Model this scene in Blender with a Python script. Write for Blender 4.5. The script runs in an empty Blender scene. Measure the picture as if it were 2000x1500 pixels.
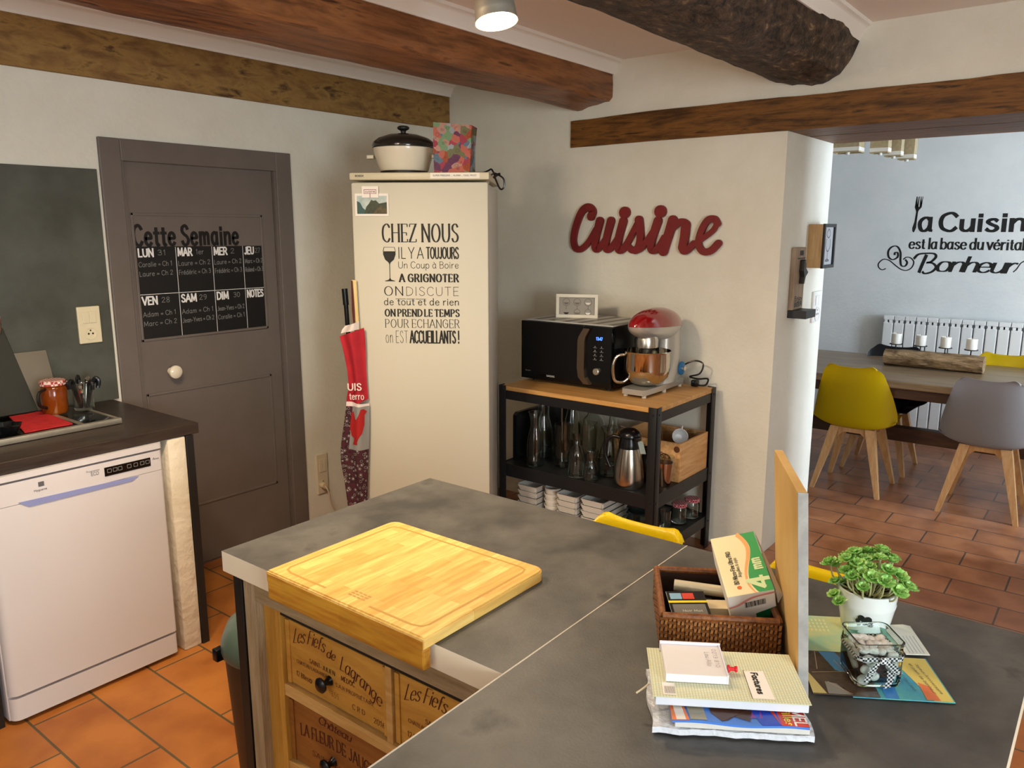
import bpy, bmesh, math, random
from mathutils import Vector, Matrix, noise
random.seed(7)
S = bpy.context.scene
COL = S.collection
PI = math.pi
R = math.radians


def lin(h, k=1.0):
    h = h.lstrip('#')
    o = []
    for i in (0, 2, 4):
        c = int(h[i:i + 2], 16) / 255
        o.append((c / 12.92 if c <= .04045 else ((c + .055) / 1.055) ** 2.4) * k)
    return (o[0], o[1], o[2], 1)


# ------------------------------------------------------------------ camera
cd = bpy.data.cameras.new('camera')
cam = bpy.data.objects.new('camera', cd)
COL.objects.link(cam)
cam.location = (0, 0, 1.65)
cam.rotation_euler = (R(90 - 11.075), 0, R(38.04 - 90))
cd.sensor_width = 36
cd.lens = 27.64
cd.clip_start = .05
S.camera = cam

# ------------------------------------------------------------------ world, daylight, exposure
w = bpy.data.worlds.new('world')
S.world = w
w.use_nodes = True
w.node_tree.nodes['Background'].inputs[0].default_value = lin('#BFD4EE')
w.node_tree.nodes['Background'].inputs[1].default_value = .25
S.view_settings.view_transform = 'Standard'
S.view_settings.look = 'None'
S.view_settings.exposure = .2
S.view_settings.gamma = 1


def area(name, loc, rot, sx, sy, power, col):
    l = bpy.data.lights.new(name, 'AREA')
    l.shape = 'RECTANGLE'
    l.size, l.size_y, l.energy = sx, sy, power
    l.color = lin(col)[:3]
    o = bpy.data.objects.new(name, l)
    COL.objects.link(o)
    o.location = loc
    o.rotation_euler = rot
    return o


# daylight coming in through the two windows of the right-hand wall and the one behind the camera
area('daylight_kitchen', (-.3, -2.56, 1.5), (R(90), 0, 0), 1.5, 1.3, 150, '#E6F0F4')
area('daylight_dining', (5.08, -2.56, 1.3), (R(90), 0, 0), .85, 2.0, 185, '#D2E5F8')
area('daylight_rear', (-1.96, .9, 1.5), (0, R(-90), 0), 1.2, 1.2, 14, '#F0F0EC')


def spot(name, loc, power, col='#FFE4BE', size=150, aim=(0, 0, -1), blend=.9, rad=.09):
    l = bpy.data.lights.new(name, 'SPOT')
    l.energy = power
    l.color = lin(col)[:3]
    l.spot_size = R(size)
    l.spot_blend = blend
    l.shadow_soft_size = rad
    o = bpy.data.objects.new(name, l)
    COL.objects.link(o)
    o.location = loc
    o.rotation_euler = Vector(aim).to_track_quat('-Z', 'Y').to_euler()
    return o


# the other lamps of the ceiling rail, above the frame of the photograph
spot('ceiling_spot_sink', (.75, 2.05, 2.2), 52, aim=(.35, .1, -1))
spot('ceiling_spot_rail', (1.0, 1.88, 2.2), 66, aim=(.6, -.1, -1))

# ------------------------------------------------------------------ helpers
MW = {}


def tag(o, label=None, cat=None, group=None, kind=None):
    if label: o['label'] = label
    if cat: o['category'] = cat
    if group: o['group'] = group
    if kind: o['kind'] = kind
    return o


def thing(name, label, cat, loc=(0, 0, 0), rz=0, group=None):
    o = bpy.data.objects.new(name, None)
    COL.objects.link(o)
    o.empty_display_size = .05
    o.location = loc
    o.rotation_euler = (0, 0, rz)
    MW[o.name] = Matrix.Translation(loc) @ Matrix.Rotation(rz, 4, 'Z')
    return tag(o, label, cat, group)


def mesh(name, bm, mats, smooth, ang=38):
    me = bpy.data.meshes.new(name)
    bm.to_mesh(me)
    bm.free()
    for m in (mats if isinstance(mats, (list, tuple)) else [mats]):
        me.materials.append(m)
    if smooth:
        for p in me.polygons: p.use_smooth = True
        me.set_sharp_from_angle(angle=R(ang))
    return me


def part(name, bm, mats, parent, label=None, smooth=True, local=False, kind=None):
    if not local:
        bm.transform(MW[parent.name].inverted())
    o = bpy.data.objects.new(name, mesh(name, bm, mats, smooth))
    COL.objects.link(o)
    o.parent = parent
    MW[o.name] = MW[parent.name]
    if label: o['label'] = label
    if kind: o['kind'] = kind
    return o


def single(name, label, cat, bm, mats, loc, group=None, smooth=True, local=False, rz=0, kind=None):
    m = Matrix.Translation(loc) @ Matrix.Rotation(rz, 4, 'Z')
    if not local:
        bm.transform(m.inverted())
    o = bpy.data.objects.new(name, mesh(name, bm, mats, smooth))
    COL.objects.link(o)
    o.location = loc
    o.rotation_euler = (0, 0, rz)
    MW[o.name] = m
    return tag(o, label, cat, group, kind)


def struct(name, bm, mats, parent=None, smooth=False):
    if parent:
        return part(name, bm, mats, parent, smooth=smooth)
    o = bpy.data.objects.new(name, mesh(name, bm, mats, smooth))
    COL.objects.link(o)
    o['kind'] = 'structure'
    MW[o.name] = Matrix.Identity(4)
    return o


def dup(root, loc, rz=0, label=None, group=None, mats=None):
    def cp(o, par):
        c = o.copy()
        COL.objects.link(c)
        if par: c.parent = par
        for ch in [x for x in bpy.data.objects if x.parent == o]:
            cp(ch, c)
        return c
    c = cp(root, None)
    c.location = loc
    c.rotation_euler = (0, 0, rz)
    MW[c.name] = Matrix.Translation(loc) @ Matrix.Rotation(rz, 4, 'Z')
    if label: c['label'] = label
    if group: c['group'] = group
    return c


def B():
    return bmesh.new()


def box(bm, a, b, bev=0, mi=0, M=None, seg=2):
    a, b = [min(a[i], b[i]) for i in range(3)], [max(a[i], b[i]) for i in range(3)]
    vs = [bm.verts.new((x, y, z)) for x in (a[0], b[0]) for y in (a[1], b[1]) for z in (a[2], b[2])]
    fs = [bm.faces.new([vs[i] for i in f]) for f in ((0, 1, 3, 2), (4, 6, 7, 5), (0, 4, 5, 1), (2, 3, 7, 6), (0, 2, 6, 4), (1, 5, 7, 3))]
    for f in fs: f.material_index = mi
    out = vs
    if bev:
        es = list({e for f in fs for e in f.edges})
        r = bmesh.ops.bevel(bm, geom=es, offset=bev, segments=seg, affect='EDGES', profile=.5)
        for f in r['faces']: f.material_index = mi
        out = list({v for f in fs if f.is_valid for v in f.verts} | {v for f in r['faces'] for v in f.verts})
    if M is not None:
        bmesh.ops.transform(bm, matrix=M, verts=out)
    return out


def obox(bm, O, U, V, W, bev=0, mi=0):
    """box spanned by three vectors from a corner"""
    O, U, V, W = map(Vector, (O, U, V, W))
    M = Matrix(((U.x, V.x, W.x, O.x), (U.y, V.y, W.y, O.y), (U.z, V.z, W.z, O.z), (0, 0, 0, 1)))
    l = U.length, V.length, W.length
    M2 = Matrix(((U.x / l[0], V.x / l[1], W.x / l[2], O.x), (U.y / l[0], V.y / l[1], W.y / l[2], O.y), (U.z / l[0], V.z / l[1], W.z / l[2], O.z), (0, 0, 0, 1)))
    return box(bm, (0, 0, 0), l, bev, mi, M2)


def lathe(bm, prof, c=(0, 0, 0), seg=32, mi=0, M=None, sx=1, sy=1):
    rings, vs = [], []
    for r, z in prof:
        if r < 1e-5:
            rings.append([bm.verts.new((c[0], c[1], c[2] + z))])
        else:
            rings.append([bm.verts.new((c[0] + sx * r * math.cos(2 * PI * i / seg), c[1] + sy * r * math.sin(2 * PI * i / seg), c[2] + z)) for i in range(seg)])
        vs += rings[-1]
    for a, b in zip(rings, rings[1:]):
        for i in range(seg):
            j = (i + 1) % seg
            if len(a) == 1 and len(b) == 1: continue
            if len(a) == 1: f = bm.faces.new((a[0], b[j], b[i])) if len(b) > 1 else None
            elif len(b) == 1: f = bm.faces.new((a[i], a[j], b[0]))
            else: f = bm.faces.new((a[i], a[j], b[j], b[i]))
            f.material_index = mi
    if M is not None: bmesh.ops.transform(bm, matrix=M, verts=vs)
    return vs


def cyl(bm, c, r, h, seg=24, mi=0, r2=None, M=None):
    r2 = r if r2 is None else r2
    return lathe(bm, [(0, 0), (r, 0), (r2, h), (0, h)], c, seg, mi, M)


def tube(bm, pts, r, seg=8, mi=0, cap=True, rs=None):
    pts = [Vector(p) for p in pts]
    n = len(pts)
    rings = []
    up = Vector((0, 0, 1))
    prev = None
    for i, p in enumerate(pts):
        t = (pts[min(i + 1, n - 1)] - pts[max(i - 1, 0)]).normalized()
        if prev is None:
            a = t.cross(up if abs(t.z) < .9 else Vector((1, 0, 0))).normalized()
        else:
            a = (prev - t * prev.dot(t)).normalized()
        prev = a
        b = t.cross(a)
        rr = rs[i] if rs else r
        rings.append([bm.verts.new(p + a * rr * math.cos(2 * PI * k / seg) + b * rr * math.sin(2 * PI * k / seg)) for k in range(seg)])
    for a, b in zip(rings, rings[1:]):
        for i in range(seg):
            j = (i + 1) % seg
            bm.faces.new((a[i], a[j], b[j], b[i])).material_index = mi
    if cap:
        bm.faces.new(rings[0][::-1]).material_index = mi
        bm.faces.new(rings[-1]).material_index = mi
    return [v for q in rings for v in q]


def cr(pts, n=6, closed=False):
    """Catmull-Rom through the points (any dimension)"""
    P = [Vector(p) for p in pts]
    if len(P) < 3: return P
    o = []
    for i in range(len(P) - 1):
        p0 = P[i - 1] if i else P[0] * 2 - P[1]
        p3 = P[i + 2] if i + 2 < len(P) else P[-1] * 2 - P[-2]
        if (P[0] - P[-1]).length < 1e-6:
            p0 = P[i - 1] if i else P[-2]
            p3 = P[i + 2] if i + 2 < len(P) else P[1]
        for k in range(n):
            t = k / n
            o.append(.5 * ((2 * P[i]) + (P[i + 1] - p0) * t + (2 * p0 - 5 * P[i] + 4 * P[i + 1] - p3) * t * t + (3 * P[i] - p0 - 3 * P[i + 1] + p3) * t ** 3))
    o.append(P[-1])
    return o


def prism(bm, poly, O, U, V, W, mi=0):
    """polygon in the U,V plane at O, extruded along W"""
    O, U, V, W = map(Vector, (O, U, V, W))
    a = [bm.verts.new(O + U * p[0] + V * p[1]) for p in poly]
    b = [bm.verts.new(O + U * p[0] + V * p[1] + W) for p in poly]
    fs = [bm.faces.new(a[::-1]), bm.faces.new(b)]
    n = len(a)
    for i in range(n):
        fs.append(bm.faces.new((a[i], a[(i + 1) % n], b[(i + 1) % n], b[i])))
    for f in fs: f.material_index = mi
    return a + b


def quad(bm, pts, mi=0):
    f = bm.faces.new([bm.verts.new(p) for p in pts])
    f.material_index = mi
    return f


def grid(bm, nu, nv, fn, mi=0, closed=False):
    g = [[bm.verts.new(fn(i / (nu - 1), j / (nv - 1))) for j in range(nv)] for i in range(nu)]
    for i in range(nu - 1):
        for j in range(nv - 1):
            f = bm.faces.new((g[i][j], g[i + 1][j], g[i + 1][j + 1], g[i][j + 1]))
            f.material_index = mi(i, j) if callable(mi) else mi
    return g


# ------------------------------------------------------------------ stroke lettering
G = {}


def gl(c, wd, s):
    st = []
    for q in s.split('|'):
        sm = q.startswith('~')
        st.append((sm, [tuple(float(v) / 100 for v in p.split(',')) for p in q.lstrip('~').split()]))
    G[c] = (wd / 100, st)


for ln in '''A 72 0,0 36,100|36,100 72,0|13,34 59,34
B 62 6,0 6,100|~6,100 36,99 53,77 38,54 6,53|~6,53 42,51 59,27 42,1 6,0
C 68 ~66,80 52,97 36,100 12,84 4,50 12,16 36,0 52,3 66,20
D 70 6,0 6,100|~6,100 34,98 60,80 67,50 60,20 34,2 6,0
E 56 6,0 6,100|6,100 54,100|6,52 46,52|6,0 54,0
F 54 6,0 6,100|6,100 54,100|6,52 44,52
G 74 ~68,80 52,97 36,100 12,84 4,50 12,16 36,0 56,4 68,20|68,20 68,46|42,46 68,46
H 70 6,0 6,100|64,0 64,100|6,52 64,52
I 20 10,0 10,100
J 46 ~38,100 38,60 38,22 28,3 14,0 2,14
K 66 6,0 6,100|6,38 60,100|24,58 64,0
L 52 6,100 6,0|6,0 50,0
M 86 6,0 10,100|10,100 43,16|43,16 76,100|76,100 80,0
N 72 6,0 6,100|6,100 66,0|66,0 66,100
O 76 ~38,100 14,86 4,50 14,14 38,0 62,14 72,50 62,86 38,100
P 60 6,0 6,100|~6,100 40,98 56,74 40,49 6,47
Q 76 ~38,100 14,86 4,50 14,14 38,0 62,14 72,50 62,86 38,100|46,24 72,-6
R 64 6,0 6,100|~6,100 40,98 56,75 40,51 6,49|34,49 62,0
S 58 ~53,82 42,97 28,100 10,90 8,70 24,55 42,45 54,28 48,8 30,0 14,4 4,20
T 62 2,100 60,100|31,100 31,0
U 70 ~6,100 6,62 7,28 18,5 35,0 52,5 63,28 64,62 64,100
V 70 0,100 35,0|35,0 70,100
X 66 2,0 64,100|2,100 64,0
Y 66 0,100 33,46|66,100 33,46|33,46 33,0
Z 60 4,100 58,100|58,100 2,0|2,0 60,0
0 60 ~30,100 10,84 4,50 10,16 30,0 50,16 56,50 50,84 30,100
1 40 8,78 24,100|24,100 24,0
2 56 ~6,76 14,94 30,100 46,92 48,72 34,46 4,2|4,2 54,2
3 56 ~6,88 24,100 46,92 46,64 22,54 48,46 50,14 28,0 4,12
4 60 44,0 44,100|44,100 4,30|4,30 58,30
5 56 50,100 12,100|12,100 10,56|~10,56 30,64 50,46 48,14 26,0 4,12
6 56 ~44,98 18,76 6,34 14,6 32,0 50,16 48,46 30,56 10,40
7 54 4,100 52,100|52,100 20,0
8 58 ~29,54 10,72 14,94 29,100 44,94 48,72 29,54 8,28 12,6 29,0 46,6 50,28 29,54
9 56 ~46,62 28,46 8,60 10,90 28,100 46,90 48,60 42,22 18,0
a 56 ~46,50 34,64 18,62 5,46 4,24 12,4 26,0 40,12 46,30|46,64 46,14|~46,14 48,3 56,1
b 56 6,100 6,0|~6,44 20,62 38,63 51,46 51,18 38,1 20,2 6,20
c 48 ~46,52 34,63 20,62 6,48 4,26 12,6 28,0 46,12
d 58 48,100 48,0|~48,44 34,63 18,62 5,46 4,24 12,4 26,0 40,8 48,22
e 54 ~5,34 26,35 48,37 44,55 28,64 12,56 4,36 8,12 24,0 38,3 49,14
f 38 ~38,94 28,100 18,88 17,60 17,0|2,62 34,62
g 56 ~46,46 34,63 18,62 5,46 6,20 18,4 34,8 46,26|~46,64 47,10 44,-22 24,-32 6,-24
h 54 6,100 6,0|~6,40 20,60 36,64 47,52 48,30 48,0
i 18 9,62 9,0|9,80 9,90
j 24 ~14,62 14,-8 8,-28 -4,-28|14,80 14,90
k 50 6,100 6,0|6,24 44,62|18,36 48,0
l 18 9,100 9,0
m 84 6,64 6,0|~6,44 18,60 30,64 39,54 40,34 40,0|~40,44 52,60 64,64 73,54 74,34 74,0
n 54 6,64 6,0|~6,40 20,60 36,64 47,52 48,30 48,0
o 56 ~28,64 12,58 4,32 12,6 28,0 44,6 52,32 44,58 28,64
p 56 6,64 6,-32|~6,44 20,62 38,63 51,46 51,18 38,1 20,2 6,20
q 56 50,64 50,-32|~50,44 36,63 18,62 5,46 5,18 18,1 36,2 50,20
r 38 6,64 6,0|~6,38 16,56 28,64 38,60
s 46 ~42,54 30,64 14,60 8,48 22,35 38,25 42,12 30,0 14,1 3,11
t 36 ~17,88 17,40 17,12 24,1 36,5|2,62 34,62
u 54 ~6,64 6,34 8,10 22,0 38,8 48,26|48,64 48,0
v 50 2,64 25,0|25,0 48,64
w 74 2,64 20,0|20,0 37,60|37,60 54,0|54,0 72,64
x 50 3,64 47,0|3,0 47,64
y 50 2,64 26,2|~50,64 26,2 16,-24 2,-30
z 46 4,64 44,64|44,64 4,0|4,0 46,0
! 20 10,100 10,30|10,0 10,8
. 18 8,0 8,8
, 18 10,6 6,-14
: 18 8,0 8,9|8,42 8,51
- 40 4,36 36,36
+ 50 25,6 25,54|2,30 48,30
= 50 4,46 46,46|4,24 46,24'''.split('\n'):
    c, wd, rest = ln.split(' ', 2)
    gl(c, int(wd), rest)
for c, b, s in (('é', 'e', '24,74 40,92'), ('è', 'e', '36,74 20,92'), ('à', 'a', '34,74 18,92'), ('â', 'a', '12,74 26,92|26,92 40,74'), ('É', 'E', '24,108 42,124')):
    wd, st = G[b]
    G[c] = (wd, st + [(False, [tuple(float(v) / 100 for v in p.split(',')) for p in q.split()]) for q in s.split('|')])


def ribbon(bm, pts, thick, thin, to3, ext=0, W=None, mi=0, taper=None):
    """flat or extruded pen stroke along 2-D points"""
    P = [Vector(p) for p in pts]
    if ext and len(P) >= 2:
        d0, d1 = (P[0] - P[1]).normalized(), (P[-1] - P[-2]).normalized()
        P[0] = P[0] + d0 * ext
        P[-1] = P[-1] + d1 * ext
    n = len(P)
    L, Rr = [], []
    for i in range(n):
        d = P[min(i + 1, n - 1)] - P[max(i - 1, 0)]
        if d.length < 1e-9: d = Vector((1, 0))
        d.normalize()
        wd = thin + (thick - thin) * abs(d.y) ** 1.2
        if taper: wd *= taper(i / (n - 1))
        nn = Vector((-d.y, d.x)) * wd / 2
        L.append(P[i] + nn)
        Rr.append(P[i] - nn)
    if W is None:
        a = [bm.verts.new(to3(p)) for p in L]
        b = [bm.verts.new(to3(p)) for p in Rr]
        for i in range(n - 1):
            bm.faces.new((a[i], b[i], b[i + 1], a[i + 1])).material_index = mi
    else:
        W = Vector(W)
        q = [[bm.verts.new(to3(p)) for p in L], [bm.verts.new(to3(p)) for p in Rr]]
        q += [[bm.verts.new(v.co + W) for v in q[1]], [bm.verts.new(v.co + W) for v in q[0]]]
        for i in range(n - 1):
            for k in range(4):
                A, Bq = q[k], q[(k + 1) % 4]
                bm.faces.new((A[i], Bq[i], Bq[i + 1], A[i + 1])).material_index = mi
        for i in (0, n - 1):
            bm.faces.new([q[k][i] for k in range(4)]).material_index = mi


def text(bm, s, O, U, V, width, height, thick, thin=None, sp=.14, space=.34, serif=0, shear=0, warp=None, mi=0, W=None, outline=False):
    """writes s into a box of given width and cap height, from the lower left corner O"""
    O, U, V = Vector(O), Vector(U).normalized(), Vector(V).normalized()
    thin = thick if thin is None else thin
    tot, adv = 0, []
    for c in s:
        wd = space if c == ' ' else G[c][0]
        adv.append(tot)
        tot += wd + (0 if c == ' ' else sp)
    tot = max(tot - sp, .01)
    kx, ky = width / tot, height
    Nn, cnt = U.cross(V).normalized(), [0]

    def to3(p):
        x, y = p[0] + shear * p[1], p[1]
        if warp:
            x, y = warp(x / width, y, x)
        return O + U * x + V * y + Nn * (3e-5 * (cnt[0] % 12))
    for c, a in zip(s, adv):
        if c == ' ': continue
        for sm, pts in G[c][1]:
            cnt[0] += 1
            q = [Vector(((p[0] + a) * kx, p[1] * ky)) for p in pts]
            if sm:
                ribbon(bm, cr(q, 5), thick, thin, to3, thin * .2, W, mi)
            else:
                if warp and len(q) == 2:
                    q = [q[0].lerp(q[1], t / 4) for t in range(5)]
                ribbon(bm, q, thick, thin, to3, (0 if serif else thin * .45), W, mi)
            if serif:
                for e, o in ((q[0], q[1]), (q[-1], q[-2])):
                    d = e - o
                    fy = e.y / ky
                    cnt[0] += 1
                    if abs(d.y) > abs(d.x) * .8 and (min(abs(fy), abs(fy - 1), abs(fy - .64)) < .03):
                        ribbon(bm, [e + Vector((-serif, 0)), e + Vector((serif, 0))], thin, thin * 1.2, to3, 0, W, mi)
                    elif not sm and abs(d.x) > abs(d.y) * 2 and c in 'ELTFZCGS':
                        sg = -1 if fy > .5 else 1
                        ribbon(bm, [e, e + Vector((0, sg * height * .16))], thin * 1.4, thin, to3, 0, W, mi)


# ------------------------------------------------------------------ materials
def M(name, c, r=.5, metal=0, c2=None, ns=8, bump=0, bs=80, st=None, trans=0, ior=1.45, emit=None, es=0, coat=0, det=5, lo=.35, hi=.65, c3=None, spec=.5, aniso=0, r2=None, gen=False, dist=0):
    m = bpy.data.materials.new(name)
    m.use_nodes = True
    nt = m.node_tree
    N, Lk = nt.nodes, nt.links
    b = N['Principled BSDF']
    b.inputs['Base Color'].default_value = lin(c)
    b.inputs['Roughness'].default_value = r
    b.inputs['Metallic'].default_value = metal
    b.inputs['IOR'].default_value = ior
    b.inputs['Transmission Weight'].default_value = trans
    b.inputs['Coat Weight'].default_value = coat
    b.inputs['Coat Roughness'].default_value = .08
    b.inputs['Specular IOR Level'].default_value = spec
    if emit:
        b.inputs['Emission Color'].default_value = lin(emit)
        b.inputs['Emission Strength'].default_value = es
    tc = mp = None
    if c2 or bump:
        tc = N.new('ShaderNodeTexCoord')
        mp = N.new('ShaderNodeMapping')
        mp.inputs['Scale'].default_value = st or (1, 1, 1)
        Lk.new(tc.outputs['Object'], mp.inputs['Vector'])
    if c2:
        n = N.new('ShaderNodeTexNoise')
        n.inputs['Scale'].default_value = ns
        n.inputs['Detail'].default_value = det
        n.inputs['Roughness'].default_value = .62
        n.inputs['Distortion'].default_value = dist
        Lk.new(mp.outputs[0], n.inputs['Vector'])
        cr_ = N.new('ShaderNodeValToRGB')
        cr_.color_ramp.elements[0].position = lo
        cr_.color_ramp.elements[1].position = hi
        cr_.color_ramp.elements[0].color = lin(c)
        cr_.color_ramp.elements[1].color = lin(c2)
        if c3:
            e = cr_.color_ramp.elements.new(min(hi + .12, 1))
            e.color = lin(c3)
        Lk.new(n.outputs[0], cr_.inputs[0])
        Lk.new(cr_.outputs[0], b.inputs['Base Color'])
        if r2 is not None:
            mr = N.new('ShaderNodeMapRange')
            mr.inputs['To Min'].default_value = r
            mr.inputs['To Max'].default_value = r2
            Lk.new(n.outputs[0], mr.inputs[0])
            Lk.new(mr.outputs[0], b.inputs['Roughness'])
    if bump:
        n2 = N.new('ShaderNodeTexNoise')
        n2.inputs['Scale'].default_value = bs
        n2.inputs['Detail'].default_value = 4
        Lk.new(mp.outputs[0], n2.inputs['Vector'])
        bp = N.new('ShaderNodeBump')
        bp.inputs['Strength'].default_value = bump
        bp.inputs['Distance'].default_value = .01
        Lk.new(n2.outputs[0], bp.inputs['Height'])
        Lk.new(bp.outputs[0], b.inputs['Normal'])
    return m


def brick(name, c1, c2, mort, bw, rh, origin, uax, vax, ms=.004, r=.5, off=.5, nz=None, bump=.3, bias=0, ns=9, r2=None, ofreq=2, squash=1):
    """brick pattern on object coordinates: u along axis uax, rows stacked along vax"""
    m = bpy.data.materials.new(name)
    m.use_nodes = True
    nt = m.node_tree
    N, Lk = nt.nodes, nt.links
    b = N['Principled BSDF']
    b.inputs['Roughness'].default_value = r
    tc = N.new('ShaderNodeTexCoord')
    sx = N.new('ShaderNodeSeparateXYZ')
    cx = N.new('ShaderNodeCombineXYZ')
    Lk.new(tc.outputs['Object'], sx.inputs[0])
    for i, (ax, o) in enumerate(((uax, origin[0]), (vax, origin[1]))):
        a = N.new('ShaderNodeMath')
        a.operation = 'SUBTRACT'
        a.inputs[1].default_value = o
        Lk.new(sx.outputs[ax], a.inputs[0])
        Lk.new(a.outputs[0], cx.inputs[i])
    br = N.new('ShaderNodeTexBrick')
    br.offset = off
    br.offset_frequency = ofreq
    br.inputs['Scale'].default_value = 1
    br.inputs['Brick Width'].default_value = bw
    br.inputs['Row Height'].default_value = rh
    br.inputs['Mortar Size'].default_value = ms
    br.inputs['Mortar Smooth'].default_value = .2
    br.inputs['Bias'].default_value = bias
    br.inputs['Color1'].default_value = lin(c1)
    br.inputs['Color2'].default_value = lin(c2)
    br.inputs['Mortar'].default_value = lin(mort)
    Lk.new(cx.outputs[0], br.inputs['Vector'])
    col = br.outputs['Color']
    if nz:
        n = N.new('ShaderNodeTexNoise')
        n.inputs['Scale'].default_value = ns
        n.inputs['Detail'].default_value = 6
        mp = N.new('ShaderNodeMapping')
        mp.inputs['Scale'].default_value = nz[2] if len(nz) > 2 else (1, 1, 1)
        Lk.new(tc.outputs['Object'], mp.inputs[0])
        Lk.new(mp.outputs[0], n.inputs['Vector'])
        mx = N.new('ShaderNodeMix')
        mx.data_type = 'RGBA'
        mx.blend_type = 'MULTIPLY'
        mx.inputs[0].default_value = nz[1]
        rp = N.new('ShaderNodeValToRGB')
        rp.color_ramp.elements[0].position = .35
        rp.color_ramp.elements[1].position = .62
        rp.color_ramp.elements[0].color = lin(nz[0])
        rp.color_ramp.elements[1].color = (1, 1, 1, 1)
        Lk.new(n.outputs[0], rp.inputs[0])
        Lk.new(col, mx.inputs[6])
        Lk.new(rp.outputs[0], mx.inputs[7])
        col = mx.outputs[2]
        if r2 is not None:
            mr = N.new('ShaderNodeMapRange')
            mr.inputs['To Min'].default_value = r
            mr.inputs['To Max'].default_value = r2
            Lk.new(n.outputs[0], mr.inputs[0])
            Lk.new(mr.outputs[0], b.inputs['Roughness'])
    Lk.new(col, b.inputs['Base Color'])
    if bump:
        bp = N.new('ShaderNodeBump')
        bp.inputs['Strength'].default_value = bump
        bp.inputs['Distance'].default_value = .004
        bp.invert = True
        Lk.new(br.outputs['Fac'], bp.inputs['Height'])
        Lk.new(bp.outputs[0], b.inputs['Normal'])
    return m


def checker(name, c1, c2, scale, r=.6):
    m = M(name, c1, r)
    N, Lk = m.node_tree.nodes, m.node_tree.links
    tc = N.new('ShaderNodeTexCoord')
    ck = N.new('ShaderNodeTexChecker')
    ck.inputs['Scale'].default_value = scale
    ck.inputs[1].default_value = lin(c1)
    ck.inputs[2].default_value = lin(c2)
    Lk.new(tc.outputs['Object'], ck.inputs[0])
    Lk.new(ck.outputs[0], N['Principled BSDF'].inputs['Base Color'])
    return m


def wood(name, a, b, ax=0, s=3, r=.5, stretch=14, bump=.15, **k):
    st = [stretch, stretch, stretch]
    st[ax] = 1
    return M(name, a, r, c2=b, ns=s, st=tuple(st), bump=bump, bs=s * 4, det=6, dist=.4, **k)


def glass(name, c='#F4FAF8', r=0.0, ior=1.45):
    return M(name, c, r, trans=1, ior=ior)
# ------------------------------------------------------------------ the room
PLASTER = M('plaster', '#E8E5D8', .85, c2='#DFDBCC', ns=2.5, bump=.25, bs=45)
PLASTER_D = M('plaster_dining', '#DFE0DE', .85, c2='#D5D8D8', ns=2.5, bump=.2, bs=45)
CEIL = M('ceiling_paint', '#F3EBE4', .8)
TRIMW = M('white_gloss_paint', '#F4F1EC', .45)
FLOOR_K = brick('terracotta_kitchen', '#BE7834', '#AC6A2E', '#5E5136', .447, .2125, (2.53 - .447 * 20, .883 - .2125 * 20), 1, 0, .0045, .36, nz=('#B89074', .55, (1, 1, 1)), ns=5, r2=.6)
FLOOR_D = brick('terracotta_dining', '#B87E58', '#A26C4A', '#584A42', .44, .2008, (.512 - .44 * 20, 4.498 - .2008 * 20), 1, 0, .0045, .24, nz=('#A8876F', .6, (1, 1, 1)), ns=6, r2=.42)
X0, Y0, X1, TH = 3.81, 3.495, 6.9, .71

bm = B()
box(bm, (-2, -2.7, -.1), (3.0, 4.7, 0), mi=0)
box(bm, (3.0, -2.7, -.1), (7.1, 4.7, 0), mi=1)
struct('floor', bm, [FLOOR_K, FLOOR_D])
bm = B()
box(bm, (-2, -2.7, 2.53), (7.1, 4.7, 2.65))
struct('ceiling', bm, CEIL)

DX0, DX1, DZ = 1.711, 2.52, 1.953          # door opening
bm = B()
box(bm, (-2, Y0, 0), (DX0, Y0 + .18, 2.53))
box(bm, (DX1, Y0, 0), (X0 + .05, Y0 + .18, 2.53))
box(bm, (DX0, Y0, DZ), (DX1, Y0 + .18, 2.53))
struct('wall_left', bm, PLASTER)
bm = B()
box(bm, (X0, 1.345, 0), (X0 + TH, 4.7, 2.53))
box(bm, (X0, .12, 2.24), (X0 + TH, 1.345, 2.53))
box(bm, (X0, -2.7, 0), (X0 + TH, .12, 2.53))
struct('wall_back', bm, PLASTER)
bm = B()
box(bm, (X1, -2.7, 0), (X1 + .15, 4.7, 2.53))
struct('wall_dining', bm, PLASTER_D)
bm = B()
box(bm, (X0 + TH, 4.55, 0), (X1, 4.7, 2.53))
struct('wall_dining_left', bm, PLASTER_D)
bm = B()                                     # right-hand wall with two window openings
WIN = [(-1.05, .45, .85, 2.15), (4.62, 5.54, .3, 2.3)]
xs = -2
for a, b_, z0, z1 in WIN:
    box(bm, (xs, -2.5, 0), (a, -2.35, 2.53))
    box(bm, (a, -2.5, 0), (b_, -2.35, z0))
    box(bm, (a, -2.5, z1), (b_, -2.35, 2.53))
    xs = b_
box(bm, (xs, -2.5, 0), (X1, -2.35, 2.53))
struct('wall_right', bm, PLASTER)
bm = B()
for a, b_, z0, z1 in ((-2.5, .3, 0, 2.53), (1.5, 3.6, 0, 2.53), (.3, 1.5, 0, .9), (.3, 1.5, 2.1, 2.53)):
    box(bm, (-1.9, a, z0), (-1.75, b_, z1))
struct('wall_rear', bm, PLASTER)
for k, (a, b_, z0, z1) in enumerate(WIN):
    bm = B()
    for p, q in (((a, z0), (a + .06, z1)), ((b_ - .06, z0), (b_, z1)), ((a, z0), (b_, z0 + .06)), ((a, z1 - .06), (b_, z1)), (((a + b_) / 2 - .04, z0), ((a + b_) / 2 + .04, z1))):
        box(bm, (p[0], -2.46, p[1]), (q[0], -2.4, q[1]))
    struct('window_%d' % (k + 1), bm, TRIMW)

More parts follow.
